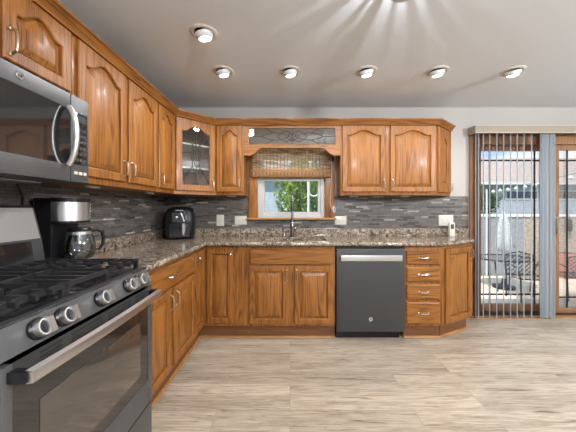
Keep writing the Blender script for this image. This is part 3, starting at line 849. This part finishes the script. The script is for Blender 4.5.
# sloped control panel
MB().prism([(.004, .876), (.030, .947), (.10, .947), (.10, .866), (.02, .866)], 0, RYW, 'x').build('control_panel', M['slate'], t)
nx = Vector((0, -.939, .344))
for k, kx in enumerate((.106, .189, .351, .517, .601)):
    c0 = Vector((kx, .0165, .9115))
    ko = MB().lathe([(.030, -.002), (.030, .008), (.0262, .012), (.0200, .012), (.0200, .0285)], c0, nx, 28).build('knob', M['black'], t)
    kr = MB().lathe([(.0255, .0115), (.0262, .026), (.0240, .031), (.0205, .031), (.0205, .0115), (.0255, .0115)], c0, nx, 28, caps=False); kr.build('knob_ring', M['steel'], ko)
    up_ = Vector((0, .344, .939))
    g = MB()
    a, b2, c2 = Vector((1, 0, 0)), up_, nx
    def pp(u, v, w_): return c0 + a*u + b2*v + c2*w_
    prof = [(-.0225, .012), (.0225, .012), (.0215, .050), (-.0215, .050)]
    g.poly_loops([[pp(du, v, w_) for v, w_ in prof] for du in (-.0065, .0065)])
    g.build('grip', M['steel'], ko)
# cooktop
cp = MB()
cp.box(0, RYW, .030, .545, .945, .952, .002)
cp.build('cooktop', M['enamel'], t)
MB().box(0, RYW, .0295, .057, .9505, .9545, .001).build('front_trim', M['slate_dark'], t)
for bx, by, br in ((.125, .15, .045), (.125, .40, .034), (.345, .28, .05), (.565, .15, .052), (.565, .40, .034)):
    bo = MB().lathe([(br, 0), (br, .010), (br*.85, .014), (br*.8, .014)], (bx, by, .952), seg=24).build('burner', M['slate_dark'], t)
    MB().lathe([(br*.78, .014), (br*.80, .020), (br*.6, .023), (.004, .023)], (bx, by, .952), seg=24).build('burner_cap', M['iron'], bo)
zt = 1.000
for gx0_, gx1_, burners in ((.022, .248, ((.125, .15), (.125, .40))), (.252, .455, ((.345, .28),)), (.459, .668, ((.565, .15), (.565, .40)))):
    g = MB(); w_ = .010
    y0, y1 = .060, .520
    def gb(x0, y0_, x1, y1_): g.bar((x0, y0_, zt-.008), (x1, y1_, zt-.008), w_, .016)
    gb(gx0_, y0, gx0_, y1); gb(gx1_, y0, gx1_, y1); gb(gx0_, y0, gx1_, y0); gb(gx0_, y1, gx1_, y1)
    gb(gx0_, (y0+y1)/2, gx1_, (y0+y1)/2)
    for bx, by in burners:
        for k in range(4):
            a = PI/4+k*PI/2
            if len(burners) == 2: lim_x, lim_y = (gx1_-gx0_)/2, .10
            else: lim_x, lim_y = (gx1_-gx0_)/2, .20
        ysp = .115 if len(burners) == 2 else .215
        gb(gx0_, by, bx-.028, by); gb(bx+.028, by, gx1_, by)
        gb(bx, by-ysp, bx, by-.028); gb(bx, by+.028, bx, by+ysp)
        for sx in (-1, 1):
            gb(bx+sx*.055, by-ysp, bx+sx*.055, by-.045); gb(bx+sx*.055, by+.045, bx+sx*.055, by+ysp)
    for x in (gx0_+.006, gx1_-.006):
        for y in (y0+.006, (y0+y1)/2, y1-.006): g.box(x-.0075, x+.0075, y-.0075, y+.0075, .952, zt-.004)
    g.build('grate', M['iron'], t)
# backguard
bg = MB().prism([(.528, .952), (.552, 1.095), (.553, 1.10), (.592, 1.25), (.612, 1.264), (RD, 1.264), (RD, .945), (.528, .945)], 0.002, RYW-.002, 'x').build('backguard', M['slate_dark'], t)
def slope(y0, z0, y1, z1, x0, x1, th=.003):
    d = Vector((y1-y0, z1-z0)).normalized(); n_ = Vector((-d.y, d.x))*th
    return MB().prism([(y0, z0), (y1, z1), (y1+n_.x, z1+n_.y), (y0+n_.x, z0+n_.y)], x0, x1, 'x')
slope(.5535, 1.10, .5925, 1.25, .012, RYW-.012).build('guard_panel', M['silverpanel'], bg)
slope(.5285, .960, .5515, 1.09, .06, RYW-.06).build('guard_glass', M['blackglass'], bg)

# ------------------------------------------------------------------ round monogram badge
def badge(parent, x, y, z, r):
    b0 = MB().lathe([(r, 0), (r, .002), (r*.86, .003), (r*.84, .0018), (.0005, .0018)], (x, y, z), (0, -1, 0), 28).build('badge', M['chrome'], parent)
    fc = bpy.data.curves.new('monogram', 'FONT'); fc.body = 'GE'; fc.size = r*1.05; fc.extrude = .0005
    fc.align_x = 'CENTER'; fc.align_y = 'CENTER'; fc.shear = .25; fc.space_character = .8
    tmp = bpy.data.objects.new('lettering', fc); COL.objects.link(tmp)
    bpy.context.view_layer.update()
    me = bpy.data.meshes.new_from_object(tmp.evaluated_get(bpy.context.evaluated_depsgraph_get()))
    bpy.data.objects.remove(tmp); me.materials.clear(); me.materials.append(M['slate_dark'])
    fo = bpy.data.objects.new('monogram', me); COL.objects.link(fo); fo.parent = b0
    fo.location = (x, y-.0026, z); fo.rotation_euler = (PI/2, 0, 0)
    return b0

# ================================================================== microwave
t = thing('microwave', 'slate grey over-the-range microwave with a curved steel handle', 'microwave', (-1.011, .63, 1.374), R90)
H = .402; MD = -1.011-LW-.008
MB().box(0, RYW, .022, MD, .0, H-.004, .002).build('body', M['slate_dark'], t)
d = MB()
d.box(0, .581, 0, .021, .333, H, .002).box(0, .581, 0, .021, 0, .075, .002).box(0, .03, 0, .021, .075, .333)
do = d.build('door', M['slate'], t)
MB().box(.03, .581, .003, .020, .075, .333).build('door_glass', M['blackglass'], do)
hpth = []
for i in range(15):
    u = -1+2*i/14
    hpth.append((.560, -.010-.036*(1-u*u)**.75, .204+u*.132))
MB().tube(hpth, [.0115]*15, 12).build('handle', M['steel'], do)
badge(do, .355, 0, .372, .0155)
cpn = MB().box(.585, RYW, 0, .021, 0, H, .002).build('control_panel', M['slate'], t)
MB().box(.600, RYW-.010, -.0015, .003, .082, .330, .001).build('touch_panel', M['blackglass'], cpn)
dsp = MB().box(.612, RYW-.022, -.0022, -.0012, .285, .318).build('display', M['screen'], cpn)
kb = MB()
for r_ in range(6):
    for c_ in range(3): kb.box(.610+.022*c_, .626+.022*c_, -.0022, -.0012, .098+.029*r_, .112+.029*r_)
kb.build('keypad', M['screen'], cpn)
for c_ in range(3): MB().box(.600+.027*c_, .619+.027*c_, -.004, .001, .034, .048, .001).build('button', M['white'], cpn)
MB().box(.12, .30, .06, .16, -.004, .001).build('lamp_cover', M['cornice_trim'], t)
MB().box(.05, .64, .19, .34, -.004, .001).build('grease_filter', M['steel'], t)
# power cord from the microwave underside down to the counter
o = MB().tube([(-1.395, 1.345, 1.375), (-1.395, 1.36, 1.34), (-1.394, 1.375, 1.30), (-1.396, 1.372, 1.24), (-1.392, 1.385, 1.15), (-1.39, 1.40, 1.05)], .004, 8).build('power_cord', M['black'])
tag(o, 'black power cord hanging on the tile behind the coffee maker', 'cord')

# ================================================================== dishwasher
t = thing('dishwasher', 'slate grey dishwasher with a flat steel bar handle under the counter', 'dishwasher', (.441, 2.487, 0))
dwid = .645
MB().box(.002, dwid-.002, .03, .52, .075, .882).build('tub', M['slate_dark'], t)
df = MB().box(0, dwid, 0, .029, .078, .862, .004).build('door', M['slate_dark'], t)
MB().box(0, dwid, .004, .029, .864, .884).build('control_strip', M['gloss_black'], t)
MB().box(.036, dwid-.034, -.030, -.018, .752, .806, .004).build('handle', M['steel'], df)
for x in (.07, dwid-.07): MB().box(x-.012, x+.012, -.019, .001, .768, .790).build('handle_post', M['slate_dark'], df)
badge(df, .322, 0, .198, .019)
MB().box(.005, dwid-.03, .052, .07, 0, .074).build('toe_panel', M['black'], t)

# ================================================================== coffee maker and carafe
t = thing('coffee_maker', 'black and steel drip coffee maker on the counter beside the range', 'coffee maker', (-1.378, 1.405, CT+.001), R90)
# local: x along the wall, y: minus = front, which faces the room
MB().box(0, .19, -.215, 0, 0, .030, .006).build('base', M['steel'], t)
MB().lathe([(.058, 0), (.058, .004), (.052, .005)], (.095, -.155, .030), seg=28).build('warming_plate', M['slate_dark'], t)
MB().box(.002, .188, -.098, 0, .03, .374, .010).build('water_tank', M['black'], t)
ell = lambda k_: [(.095+.095*k_*math.cos(a), -.125-.085*k_*math.sin(a)) for a in [PI*k/24 for k in range(25)]]
pts = [(.19, -.099)] + ell(1) + [(0, -.099)]
hood = MB().prism(pts, .248, .352).build('brew_head', M['steel'], t)
pl = [(.192, -.099)] + ell(1.03) + [(-.002, -.099)]
MB().prism(pl, .352, .374).build('lid', M['black'], hood)
MB().prism(pl, .236, .248).build('bottom_rim', M['black'], hood)
for k in range(5):
    a = .85
    MB().lathe([(.0055, 0), (.0055, .003)], (.095+.0945*math.cos(a), -.125-.0845*math.sin(a), .262+.019*k), (math.cos(a), -math.sin(a), 0), 12).build('button', M['white'], hood)
t = thing('coffee_carafe', 'glass coffee carafe with a black handle standing in the coffee maker', 'carafe', (-1.378+.178, 1.500, CT+.0370))
MB().lathe([(.062, 0), (.074, .02), (.0775, .06), (.070, .105), (.055, .14), (.055, .155), (.053, .155), (.053, .14), (.068, .105), (.0755, .06), (.072, .02), (.06, .003)], seg=32).build('jug', M['carafe'], t)
MB().lathe([(.057, .134), (.057, .150)], seg=32).build('band', M['steel'], t)
MB().lathe([(.055, .152), (.056, .162), (.05, .170), (.01, .172)], seg=32).build('lid', M['black'], t)
hd_ = Vector((.55, .83, 0)).normalized()
hpth = [hd_*r_+Vector((0, 0, z)) for r_, z in ((.055, .145), (.085, .156), (.112, .142), (.120, .105), (.114, .065), (.098, .038), (.077, .040))]
MB().tube(hpth, [.008, .009, .010, .010, .010, .009, .007], 10).build('handle', M['black'], t)

# ================================================================== air fryer in the corner
t = thing('air_fryer', 'black air fryer with a silver basket handle in the counter corner', 'air fryer', (-1.165, 2.80, CT+.001), math.radians(18))
def sq(wx, wy, z, r=.28, n=36, cy=0):
    out = []
    for k in range(n):
        a = 2*PI*k/n; c_, s_ = math.cos(a), math.sin(a)
        out.append((wx*math.copysign(abs(c_)**r, c_), cy+wy*math.copysign(abs(s_)**r, s_), z))
    return out
MB().poly_loops([sq(.125, .125, 0, .5), sq(.140, .140, .010, .5), sq(.148, .148, .08, .5), sq(.150, .150, .18, .5), sq(.146, .146, .26, .55), sq(.130, .130, .305, .6), sq(.10, .10, .325, .7), sq(.05, .05, .332, .8)]).build('shell', M['black'], t, smooth=60)
dr_ = MB().poly_loops([[(-.092, -.13, .02), (.098, -.13, .02), (.100, -.13, .165), (-.094, -.13, .165)], [(-.090, -.158, .024), (.096, -.158, .024), (.098, -.159, .160), (-.092, -.159, .160)]])
bk = dr_.build('basket_front', M['gloss_black'], t)
MB().poly_loops([[(.026, -.157, .165), (.060, -.157, .165), (.064, -.157, .125), (.045, -.157, .035), (.028, -.157, .055)], [(.030, -.20, .160), (.056, -.20, .160), (.060, -.20, .125), (.048, -.195, .040), (.032, -.195, .058)]]).build('handle', M['steel'], bk)
MB().poly_loops([[(-.075, -.13, .28), (.075, -.13, .28), (.050, -.13, .172), (-.075, -.13, .172)], [(-.070, -.156, .272), (.070, -.156, .272), (.046, -.158, .178), (-.068, -.158, .178)]]).build('control_face', M['gloss_black'], t)
MB().poly_loops([[(.010, -.154, .270), (.022, -.154, .272), (.052, -.156, .185), (.044, -.156, .182)], [(.010, -.160, .270), (.022, -.160, .272), (.052, -.162, .185), (.044, -.162, .182)]]).build('chrome_stripe', M['steel'], t)
MB().lathe([(.012, 0), (.012, .006), (.009, .007)], (-.025, -.157, .225), (0, -1, 0), 20).build('dial', M['silverpanel'], t)
lg = MB()
for k in range(5): lg.box(-.036+.015*k, -.026+.015*k, -.151, -.1465, .290, .299)
lg.build('logo', M['silverpanel'], t)

# ================================================================== counter gadget, outlets
t = thing('counter_sensor', 'small white upright gadget with a dark screen on the right counter end', 'gadget', (1.80, 2.93, CT+.001))
MB().box(-.030, .030, -.015, .015, 0, .155, .006).build('case', M['white'], t)
MB().box(-.018, .018, -.0165, -.0145, .088, .140, .001).build('screen', M['screen'], t)

def outlet(x, z, w, h, label, gangs, level=False):
    t = thing('wall_plate', label, 'outlet', (x, BW-.0065, z), 0, 'cream wall plates on the backsplash')
    MB().box(-w/2, w/2, -.006, 0, -h/2, h/2, .002).build('plate', M['white'], t)
    for g in range(gangs):
        gx = (g-(gangs-1)/2)*.055
        if level:
            r = MB().box(-.036, .036, -.0085, -.006, -.017, .017, .002)
        else:
            r = MB().box(gx-.017, gx+.017, -.0085, -.006, -.034, .034, .002)
        ro_ = r.build('receptacle', M['white'], t)
        s_ = MB()
        for q in (-1, 1):
            if level: s_.box(q*.019-.004, q*.019-.0025, -.009, -.0084, -.006, .004).box(q*.019+.0025, q*.019+.004, -.009, -.0084, -.006, .004)
            elif kindsw: pass
            else: s_.box(gx-.006, gx-.004, -.009, -.0084, q*.018-.005, q*.018+.005).box(gx+.004, gx+.006, -.009, -.0084, q*.018-.005, q*.018+.005)
        if kindsw: s_.box(gx-.006, gx+.006, -.014, -.0084, -.002, .016, .001)
        s_.build('slots' if not kindsw else 'toggle', M['dark'] if not kindsw else M['white'], ro_)
kindsw = False
outlet(-.800, 1.108, .086, .128, 'upright cream outlet plate right of the air fryer', 1)
outlet(-.565, 1.108, .138, .098, 'level cream outlet plate just left of the window casing', 1, True)
outlet(.582, 1.108, .132, .098, 'level cream outlet plate just right of the window casing', 1, True)
kindsw = True
outlet(1.79, 1.108, .168, .124, 'wide cream double switch plate above the right counter end', 2)

# ================================================================== bamboo roman shade
t = thing('roman_shade', 'woven bamboo roman shade half lowered over the kitchen window', 'shade', (0, BW-.03, 0))
MB().box(-.43, .46, -.016, -.012, 1.62, 1.925).build('slat_sheet', M['bamboo'], t)
MB().box(-.43, .46, -.03, .0, 1.925, 1.95).build('headrail', M['trimwood'], t)
fold = MB()
pr = [(-.020, 1.685), (-.040, 1.655), (-.044, 1.622), (-.034, 1.600), (-.014, 1.594), (-.010, 1.612), (-.022, 1.625), (-.018, 1.66)]
fold.prism(pr, -.432, .462, 'x').build('bottom_fold', M['bamboo_dark'], t)
for k in range(23):
    x = -.424+.878*k/22
    MB().box(x-.0042, x+.0042, -.0180, -.0164, 1.64, 1.925).build('warp_tape', M['bamboo_dark'], t)
    MB().box(x-.005, x+.005, -.0455, -.0435, 1.612, 1.655).build('warp_tape', M['tape_dark'], t)
o = MB().tube([(.455, BW-.052, 1.93), (.472, BW-.05, 1.7), (.462, BW-.045, 1.45), (.455, BW-.04, 1.30), (.475, BW-.032, 1.23), (.50, BW-.03, 1.235)], .0025, 6)
t = thing('shade_cord', 'white pull cord wound on a small cleat right of the window', 'cord', (0, 0, 0))
o.build('cord', M['vinyl'], t)
MB().box(.492, .506, BW-.034, BW-.024, 1.195, 1.275, .003).build('cleat', M['white'], t)
wl_ = MB()
for k in range(3): wl_.tube([(.499+.020*math.cos(a), BW-.036-.003*k, 1.235+.030*math.sin(a)) for a in [2*PI*j/14 for j in range(14)]], .003, 6, closed=True)
wl_.build('wound_loops', M['white'], t)

# ================================================================== vertical blind and cornice
t = thing('blind_cornice', 'beige fabric cornice box mounted over the patio door', 'cornice', (2.045, BW, 2.077))
cw_ = 2.2; cd = .128
cb = MB()
cb.box(0, cw_, -cd, -cd+.012, 0, .088, .003).box(0, .012, -cd+.012, 0, 0, .088).box(cw_-.012, cw_, -cd+.012, 0, 0, .088).box(.012, cw_-.012, -cd+.012, 0, .076, .088)
cb.build('box', M['cornice'], t)
MB().box(-.002, cw_+.002, -cd-.003, -cd+.0, 0, .012, .002).box(-.002, cw_+.002, -cd-.003, -cd, .078, .090, .002).build('edging', M['cornice_trim'], t)
t = thing('vertical_blind', 'pale grey vertical blind, slats turned open, before the left half of the patio door', 'blind', (2.0, 2.962, 0))
MB().box(.08, 2.20, -.02, .02, 2.112, 2.142).build('headrail', M['vinyl'], t)
vb_ = MB()
ps = [(-.0445+.089*k/6, .004*(1-((k-3)/3)**2)) for k in range(7)]
vb_.prism(ps + [(a, b+.0009) for a, b in ps][::-1], .022, 2.112)
v0 = vb_.build('vane', M['vane'], t, (.1, 0, 0))
first = True
angs = []
def vane(x, ang_deg):
    global first
    o = v0 if first else v0.copy()
    if not first: COL.objects.link(o); o.parent = t
    first = False
    o.location = (x-2.0, 0, 0); o.rotation_euler = (0, 0, math.radians(ang_deg))
for x in (2.092, 2.122, 2.178, 2.249, 2.329, 2.406, 2.485, 2.560, 2.636, 2.722): vane(x, math.degrees(math.atan2(2.962, x))+6)
for k in range(9): vane(2.822+(.0, .014, .036, .048, .070, .086, .102, .126, .140)[k], (52, 66, 58, 78, 62, 50, 72, 56, 68)[k])

# ================================================================== ceiling lamps
def can_parts(t):
    MB().lathe([(.088, 0), (.088, -.005), (.080, -.009), (.068, -.009), (.062, -.004), (.062, 0)], seg=36).build('trim_ring', M['white'], t)
    eb = MB().lathe([(.060, .0), (.060, -.012), (.054, -.026), (.046, -.034), (.040, -.034)], seg=32).build('eyeball', M['vinyl'], t)
    eb.rotation_euler = (math.radians(14), math.radians(-10), 0)
    MB().lathe([(.041, -.030), (.036, -.040), (.02, -.046), (.003, -.048)], seg=28).build('lens', M['lens'], eb)
    ld_ = bpy.data.lights.new('can_lamp', 'SPOT'); ld_.energy = CAN_W; ld_.spot_size = math.radians(165); ld_.spot_blend = .8; ld_.shadow_soft_size = .04
    ld_.color = (.98, .98, 1.0)
    lo = bpy.data.objects.new('can_lamp', ld_); COL.objects.link(lo); lo.parent = t; lo.location = (0, 0, -.075)
cans = [(-.569, 1.74, 'recessed eyeball ceiling light nearest the camera, alone at upper left'),
        (-.566, 2.225, 'recessed eyeball ceiling light leftmost in the row along the back'),
        (0, 2.225, 'recessed eyeball ceiling light second from left in the back row'),
        (.645, 2.225, 'recessed eyeball ceiling light third from left in the back row'),
        (1.245, 2.225, 'recessed eyeball ceiling light fourth from left in the back row'),
        (1.885, 2.225, 'recessed eyeball ceiling light rightmost in the row, towards the patio door')]
c0 = None
for x, y, lab in cans:
    if c0 is None:
        c0 = thing('recessed_light', lab, 'ceiling light', (x, y, CH), 0, 'recessed eyeball lights in the ceiling'); can_parts(c0)
    else:
        c_ = copy_tree(c0); c_.location = (x, y, CH); c_['label'] = lab
# slatted lamp throwing rays across the ceiling, mostly above the frame
t = thing('ceiling_lamp', 'slatted ceiling lamp at the top edge of the picture throwing rays on the ceiling', 'ceiling light', (.530, 1.206, CH))
MB().lathe([(.050, 0), (.050, -.006), (.02, -.014), (.004, -.016)], seg=24).build('canopy', M['chrome'], t)
sl_ = MB()
for k in range(22):
    a = 2*PI*k/22 + random.uniform(-.08, .08)
    wd = random.uniform(.003, .007)
    c_, s_ = math.cos(a), math.sin(a)
    p = Vector((c_*.065, s_*.065)); tg = Vector((-s_, c_))*wd; rd = Vector((c_, s_))*.003
    sl_.prism([p-tg-rd, p+tg-rd, p+tg+rd, p-tg+rd], -.150, -.0)
sl_.build('slat_ring', M['chrome'], t)
MB().lathe([(.075, -.150), (.075, -.158), (.03, -.163), (.004, -.163)], seg=30).build('bottom_cap', M['vinyl'], t)
MB().lathe([(.004, -.105), (.014, -.112), (.016, -.130), (.012, -.150)], seg=14).build('bulb', M['lens'], t)
pl_ = bpy.data.lights.new('ray_lamp', 'POINT'); pl_.energy = LAMP_W; pl_.shadow_soft_size = .003; pl_.color = (.96, .98, 1)
po = bpy.data.objects.new('ray_lamp', pl_); COL.objects.link(po); po.parent = t; po.location = (0, .0, -.09)
# unseen flush lamps added as soft fill from outside the frame
for x, y, lab in ((.9, -1.0, 'round fill lamp added on the ceiling behind the camera, nearer the kitchen'), (3.2, .2, 'round unseen fill lamp added over the dining side at right')):
    t = thing('fill_lamp', lab, 'ceiling light', (x, y, CH), 0, 'unseen round fill lamps added on the ceiling')
    MB().lathe([(.19, 0), (.19, -.02), (.17, -.03)], seg=36).build('lamp_base', M['chrome'], t)
    MB().lathe([(.168, -.028), (.15, -.07), (.09, -.095), (.004, -.10)], seg=36).build('diffuser', M['lens'], t)
    al = bpy.data.lights.new('fill_glow', 'POINT'); al.energy = FILL_W; al.shadow_soft_size = .12; al.color = (.97, .98, 1)
    ao = bpy.data.objects.new('fill_glow', al); COL.objects.link(ao); ao.parent = t; ao.location = (0, 0, -.24)

# ================================================================== outside
GZ = -.45                                   # patio level, three steps below the kitchen floor
struct(MB().box(-40, 60, 3.25, 90, GZ-.25, GZ-.10).build('ground_outside', M['grass']))
struct(MB().box(1.2, 16, BW+.17, 6.6, GZ-.098, GZ).build('patio_slab', M['concrete']))

def crown(cx, cy, cz, rx, ry, rz, n, size, drop=0):
    m = MB()
    for _ in range(n):
        while True:
            p = Vector((random.uniform(-1, 1), random.uniform(-1, 1), random.uniform(-1, 1)))
            if .25 < p.length < 1: break
        p = p*(1+.25*math.sin(5*p.x+3*p.z)*math.cos(4*p.y))
        c_ = Vector((cx+p.x*rx, cy+p.y*ry, cz+p.z*rz))
        a = Vector((random.gauss(0, 1), random.gauss(0, 1), random.gauss(0, .5)-drop)).normalized()
        b = a.cross(Vector((random.gauss(0, 1), random.gauss(0, 1), random.gauss(0, 1)))).normalized()
        l, w = size*random.uniform(.7, 1.4), size*random.uniform(.25, .45)
        m.quad(c_-a*l*.5, c_+b*w*.5, c_+a*l*.5, c_-b*w*.5)
    return m
def tree(x, y, label, base, zc, rx, rz, n, size, mat, drop=0, group=None):
    t = thing('tree', label, 'tree', (x, y, base), 0, group)
    h = zc-base
    m = MB()
    m.tube([(0, 0, 0), (.05*rx, 0, h*.5), (0, .05*rx, h)], [.10*rx+.03, .07*rx+.02, .03], 8)
    for k in range(6):
        a = k*1.05; m.tube([(0, 0, h*.55), (rx*.35*math.cos(a), rx*.35*math.sin(a), h*.9), (rx*.6*math.cos(a), rx*.6*math.sin(a), h+rz*.3)], [.03, .02, .008], 6)
    m.build('trunk', M['bark'], t)
    crown(0, 0, h, rx, rx, rz, n, size, drop).build('foliage', mat, t, smooth=0, norm=False)
    return t
tree(.24, 5.9, 'bright green leafy tree right outside the sink window, behind the faucet', GZ-.1, 1.62, .50, .75, 2600, .11, M['leaf'], 1.2, 'trees outside the sink window')
tree(1.35, 7.4, 'bright green leafy tree behind the white hooked pole outside the sink window', GZ-.1, 1.7, .70, .85, 2600, .12, M['leaf'], 1.2, 'trees outside the sink window')
tree(.85, 10.6, 'darker green tree furthest back outside the sink window', GZ-.1, 2.1, 1.1, 1.3, 2600, .16, M['leaf2'], .6, 'trees outside the sink window')
t = thing('garden_pole', 'white garden pole with a curved white hook seen through the sink window', 'pole', (.375, 5.3, GZ-.1))
m = MB().tube([(0, 0, 0), (0, 0, 2.35)], .028, 12); m.build('post', M['vinyl'], t)
m = MB().tube([(.0, -.03, 2.23)] + [(.105-.105*math.cos(a), -.03, 2.15-.115*math.sin(a)) for a in [PI*k/14 for k in range(15)]] + [(.225, -.03, 2.26)], .017, 10)
m.build('hook', M['vinyl'], t)

def house(name, label, x0, x1, y0, y1, zb, eave, ridge, wallm, wins, over=.35):
    t = thing(name, label, 'house', ((x0+x1)/2, y0, zb))
    lx0, lx1, dy = x0-(x0+x1)/2, x1-(x0+x1)/2, y1-y0
    MB().box(lx0, lx1, 0, dy, 0, eave-zb).build('wall', wallm, t)
    e = eave-zb; r = ridge-zb
    MB().prism([(-over, e-.02), (dy/2, r), (dy+over, e-.02), (dy+over, e-.16), (-over, e-.16)], lx0-over, lx1+over, 'x').build('roof', M['shingle'], t)
    MB().box(lx0-over, lx1+over, -over-.10, -over, e-.17, e-.05, .02).build('gutter', M['vinyl'], t)
    for wx, ww, wz, wh in wins:
        w_ = MB().box(wx-ww/2, wx+ww/2, -.04, .01, wz, wz+wh)
        wo = w_.build('window', M['vinyl'], t)
        MB().box(wx-ww/2+.05, wx+ww/2-.05, -.045, -.035, wz+.05, wz+wh-.05).build('pane', M['blackglass'], wo)
    return t
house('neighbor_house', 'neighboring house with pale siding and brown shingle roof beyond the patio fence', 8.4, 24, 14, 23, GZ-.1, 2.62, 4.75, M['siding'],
      [(-3.9, 1.7, 2.25, .48), (-1.6, 1.9, 2.25, .48), (.8, 1.9, 2.25, .48), (3.2, 1.7, 2.25, .48)])  # wide dark window band stands in for the shadow under the eave
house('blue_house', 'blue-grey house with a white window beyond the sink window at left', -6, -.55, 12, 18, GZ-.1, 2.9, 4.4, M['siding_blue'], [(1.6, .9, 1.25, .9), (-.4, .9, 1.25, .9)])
tree(17.2, 27, 'tall tree behind the neighboring house, above its roof', GZ-.1, 5.2, 1.6, 1.5, 1600, .35, M['leaf'], 0, 'trees beyond the patio')
tree(8.2, 11, 'small tree at the left end of the neighboring house', GZ-.1, 1.55, .5, .6, 1200, .14, M['leaf2'], 0, 'trees beyond the patio')

# fence
t = thing('patio_fence', 'weathered patio fence with a white cap rail', 'fence', (3.2, 6.75, GZ-.1))
ftop = 1.03-(GZ-.1)
k = 0; x = 0
while x < 8.6:
    wd = .235
    grey = x < 2.7
    MB().box(x, x+wd-.006, 0, .03, 0, ftop).build('board', M['fence_grey' if grey else 'fence'], t)
    x += wd
MB().box(-.02, 8.64, -.03, .07, ftop, ftop+.06).build('cap_rail', M['cap_white'], t)
for px_ in (0, 2.1, 4.2, 6.3, 8.4): MB().box(px_, px_+.09, .03, .12, 0, ftop).build('post', M['fence_grey'], t)

# patio furniture
t = thing('patio_table', 'glass topped patio table with a dark metal frame around a closed umbrella', 'table', (4.55, 5.6, GZ))
TZ = .635
MB().tube([(.55*math.cos(a), .42*math.sin(a), TZ) for a in [2*PI*k/40 for k in range(40)]], .016, 8, closed=True).build('rim', M['wrought'], t)
tt = MB().poly_loops([[((.545 if q else .03)*math.cos(a), (.415 if q else .03)*math.sin(a), z) for a in [2*PI*k/40 for k in range(40)]] for q, z in ((0, TZ-.004), (1, TZ-.004), (1, TZ+.004), (0, TZ+.004))], close=True)
tt.build('glass_top', M['tintglass'], t)
for sx in (-1, 1):
    for sy in (-1, 1): MB().tube([(sx*.33, sy*.25, 0), (sx*.36, sy*.27, .35), (sx*.44, sy*.32, TZ-.012)], .014, 8).build('leg', M['wrought'], t)
t = thing('closed_umbrella', 'closed pale patio umbrella standing through the glass table', 'umbrella', (4.55, 5.6, GZ))
MB().lathe([(.20, 0), (.20, .05), (.05, .07), (.03, .20)], seg=24).build('base', M['wrought'], t)
MB().tube([(0, 0, .2), (0, 0, 1.62)], .022, 10).build('pole', M['vinyl'], t)
ul = []
for z, r in ((.78, .085), (.80, .115), (1.0, .11), (1.3, .085), (1.5, .055), (1.60, .02)):
    ul.append([(r*(1+.28*math.cos(8*a))*math.cos(a), r*(1+.28*math.cos(8*a))*math.sin(a), z) for a in [2*PI*k/48 for k in range(48)]])
MB().poly_loops(ul).build('folded_canopy', M['umbrella'], t)
def patio_chair(label, x, y, rz):
    t = thing('patio_chair', label, 'chair', (x, y, GZ), rz, 'black lattice patio chairs')
    f = MB().tube([(-.23, .22, .0), (-.24, .20, .44), (-.25, .24, .80), (0, .25, .86), (.25, .24, .80), (.24, .20, .44), (.23, .22, 0)], .013, 8)
    f.build('back_frame', M['wrought'], t)
    lt = MB()
    for q in range(-6, 7):
        for sg in (-1, 1):
            xa, xb = q*.08-.2*sg, q*.08+.2*sg
            za, zb_ = .44, .82
            pts_ = []
            for i in range(11):
                u = i/10; xx = xa+(xb-xa)*u
                if abs(xx) <= .245: pts_.append((xx, .215+.03*u, za+(zb_-za)*u))
            if len(pts_) > 1: lt.bar(pts_[0], pts_[-1], .016, .006)
    lt.build('lattice_back', M['wrought'], t)
    st = MB().tube([(-.24, .20, .43), (-.25, -.22, .44), (.25, -.22, .44), (.24, .20, .43)], .013, 8, closed=True)
    for q in range(9): st.bar((-.24+.06*q, .20, .435), (-.24+.06*q, -.22, .44), .02, .006)
    st.build('seat', M['wrought'], t)
    for sx in (-1, 1):
        MB().tube([(sx*.25, -.22, .44), (sx*.25, -.24, 0)], .013, 8).build('front_leg', M['wrought'], t)
        MB().tube([(sx*.25, .22, .62), (sx*.29, .0, .66), (sx*.29, -.20, .64), (sx*.25, -.22, .44)], .012, 8).build('arm', M['wrought'], t)
patio_chair('black lattice patio chair right of the closed umbrella, at the glass table', 4.36, 4.82, math.radians(-10))
patio_chair('black lattice patio chair alone at the far right, past the door stile', 5.36, 4.95, math.radians(165))
t = thing('planter', 'faded red planter box on the patio behind the right chair', 'planter', (6.72, 6.4, GZ))
MB().box(-.16, .16, -.12, .12, 0, .60, .01).build('box', M['cushion'], t)
o = MB().box(-.145, .145, -.105, .105, .601, .615).build('soil', M['bark'], t)
t = thing('hanging_lantern', 'slim dark lantern hanging on the fence at far right', 'lantern', (7.08, 6.66, 1.045))
MB().lathe([(.004, -.40), (.05, -.36), (.06, -.25), (.05, -.12), (.02, -.08), (.004, -.07)], seg=14).build('body', M['wrought'], t)
MB().tube([(0, 0, -.08), (0, -.0, .0), (0, .03, .045), (0, .06, .04)], .006, 6).build('hanger', M['wrought'], t)
# string of little white lamps from the fence to the house wall
A, B = Vector((4.98, 6.66, 1.70)), Vector((4.70, BW+.162, 2.0))
t = thing('string_lights', 'string of small white bulbs strung above the patio', 'string lights', tuple(A))
pt = lambda u: (B-A)*u + Vector((0, 0, -.28*u*(1-u)))
MB().tube([pt(k/20) for k in range(21)], .004, 6).build('wire', M['black'], t)
for k in range(1, 14):
    p = pt(k/14.5)
    MB().lathe([(.004, 0), (.03, -.035), (.04, -.06), (.02, -.09), (.003, -.095)], tuple(p), seg=10).build('bulb', M['vinyl'], t)
MB().tube([(0, .0, -1.70+GZ), (0, 0, .02)], .02, 8).build('mast', M['vinyl'], t)
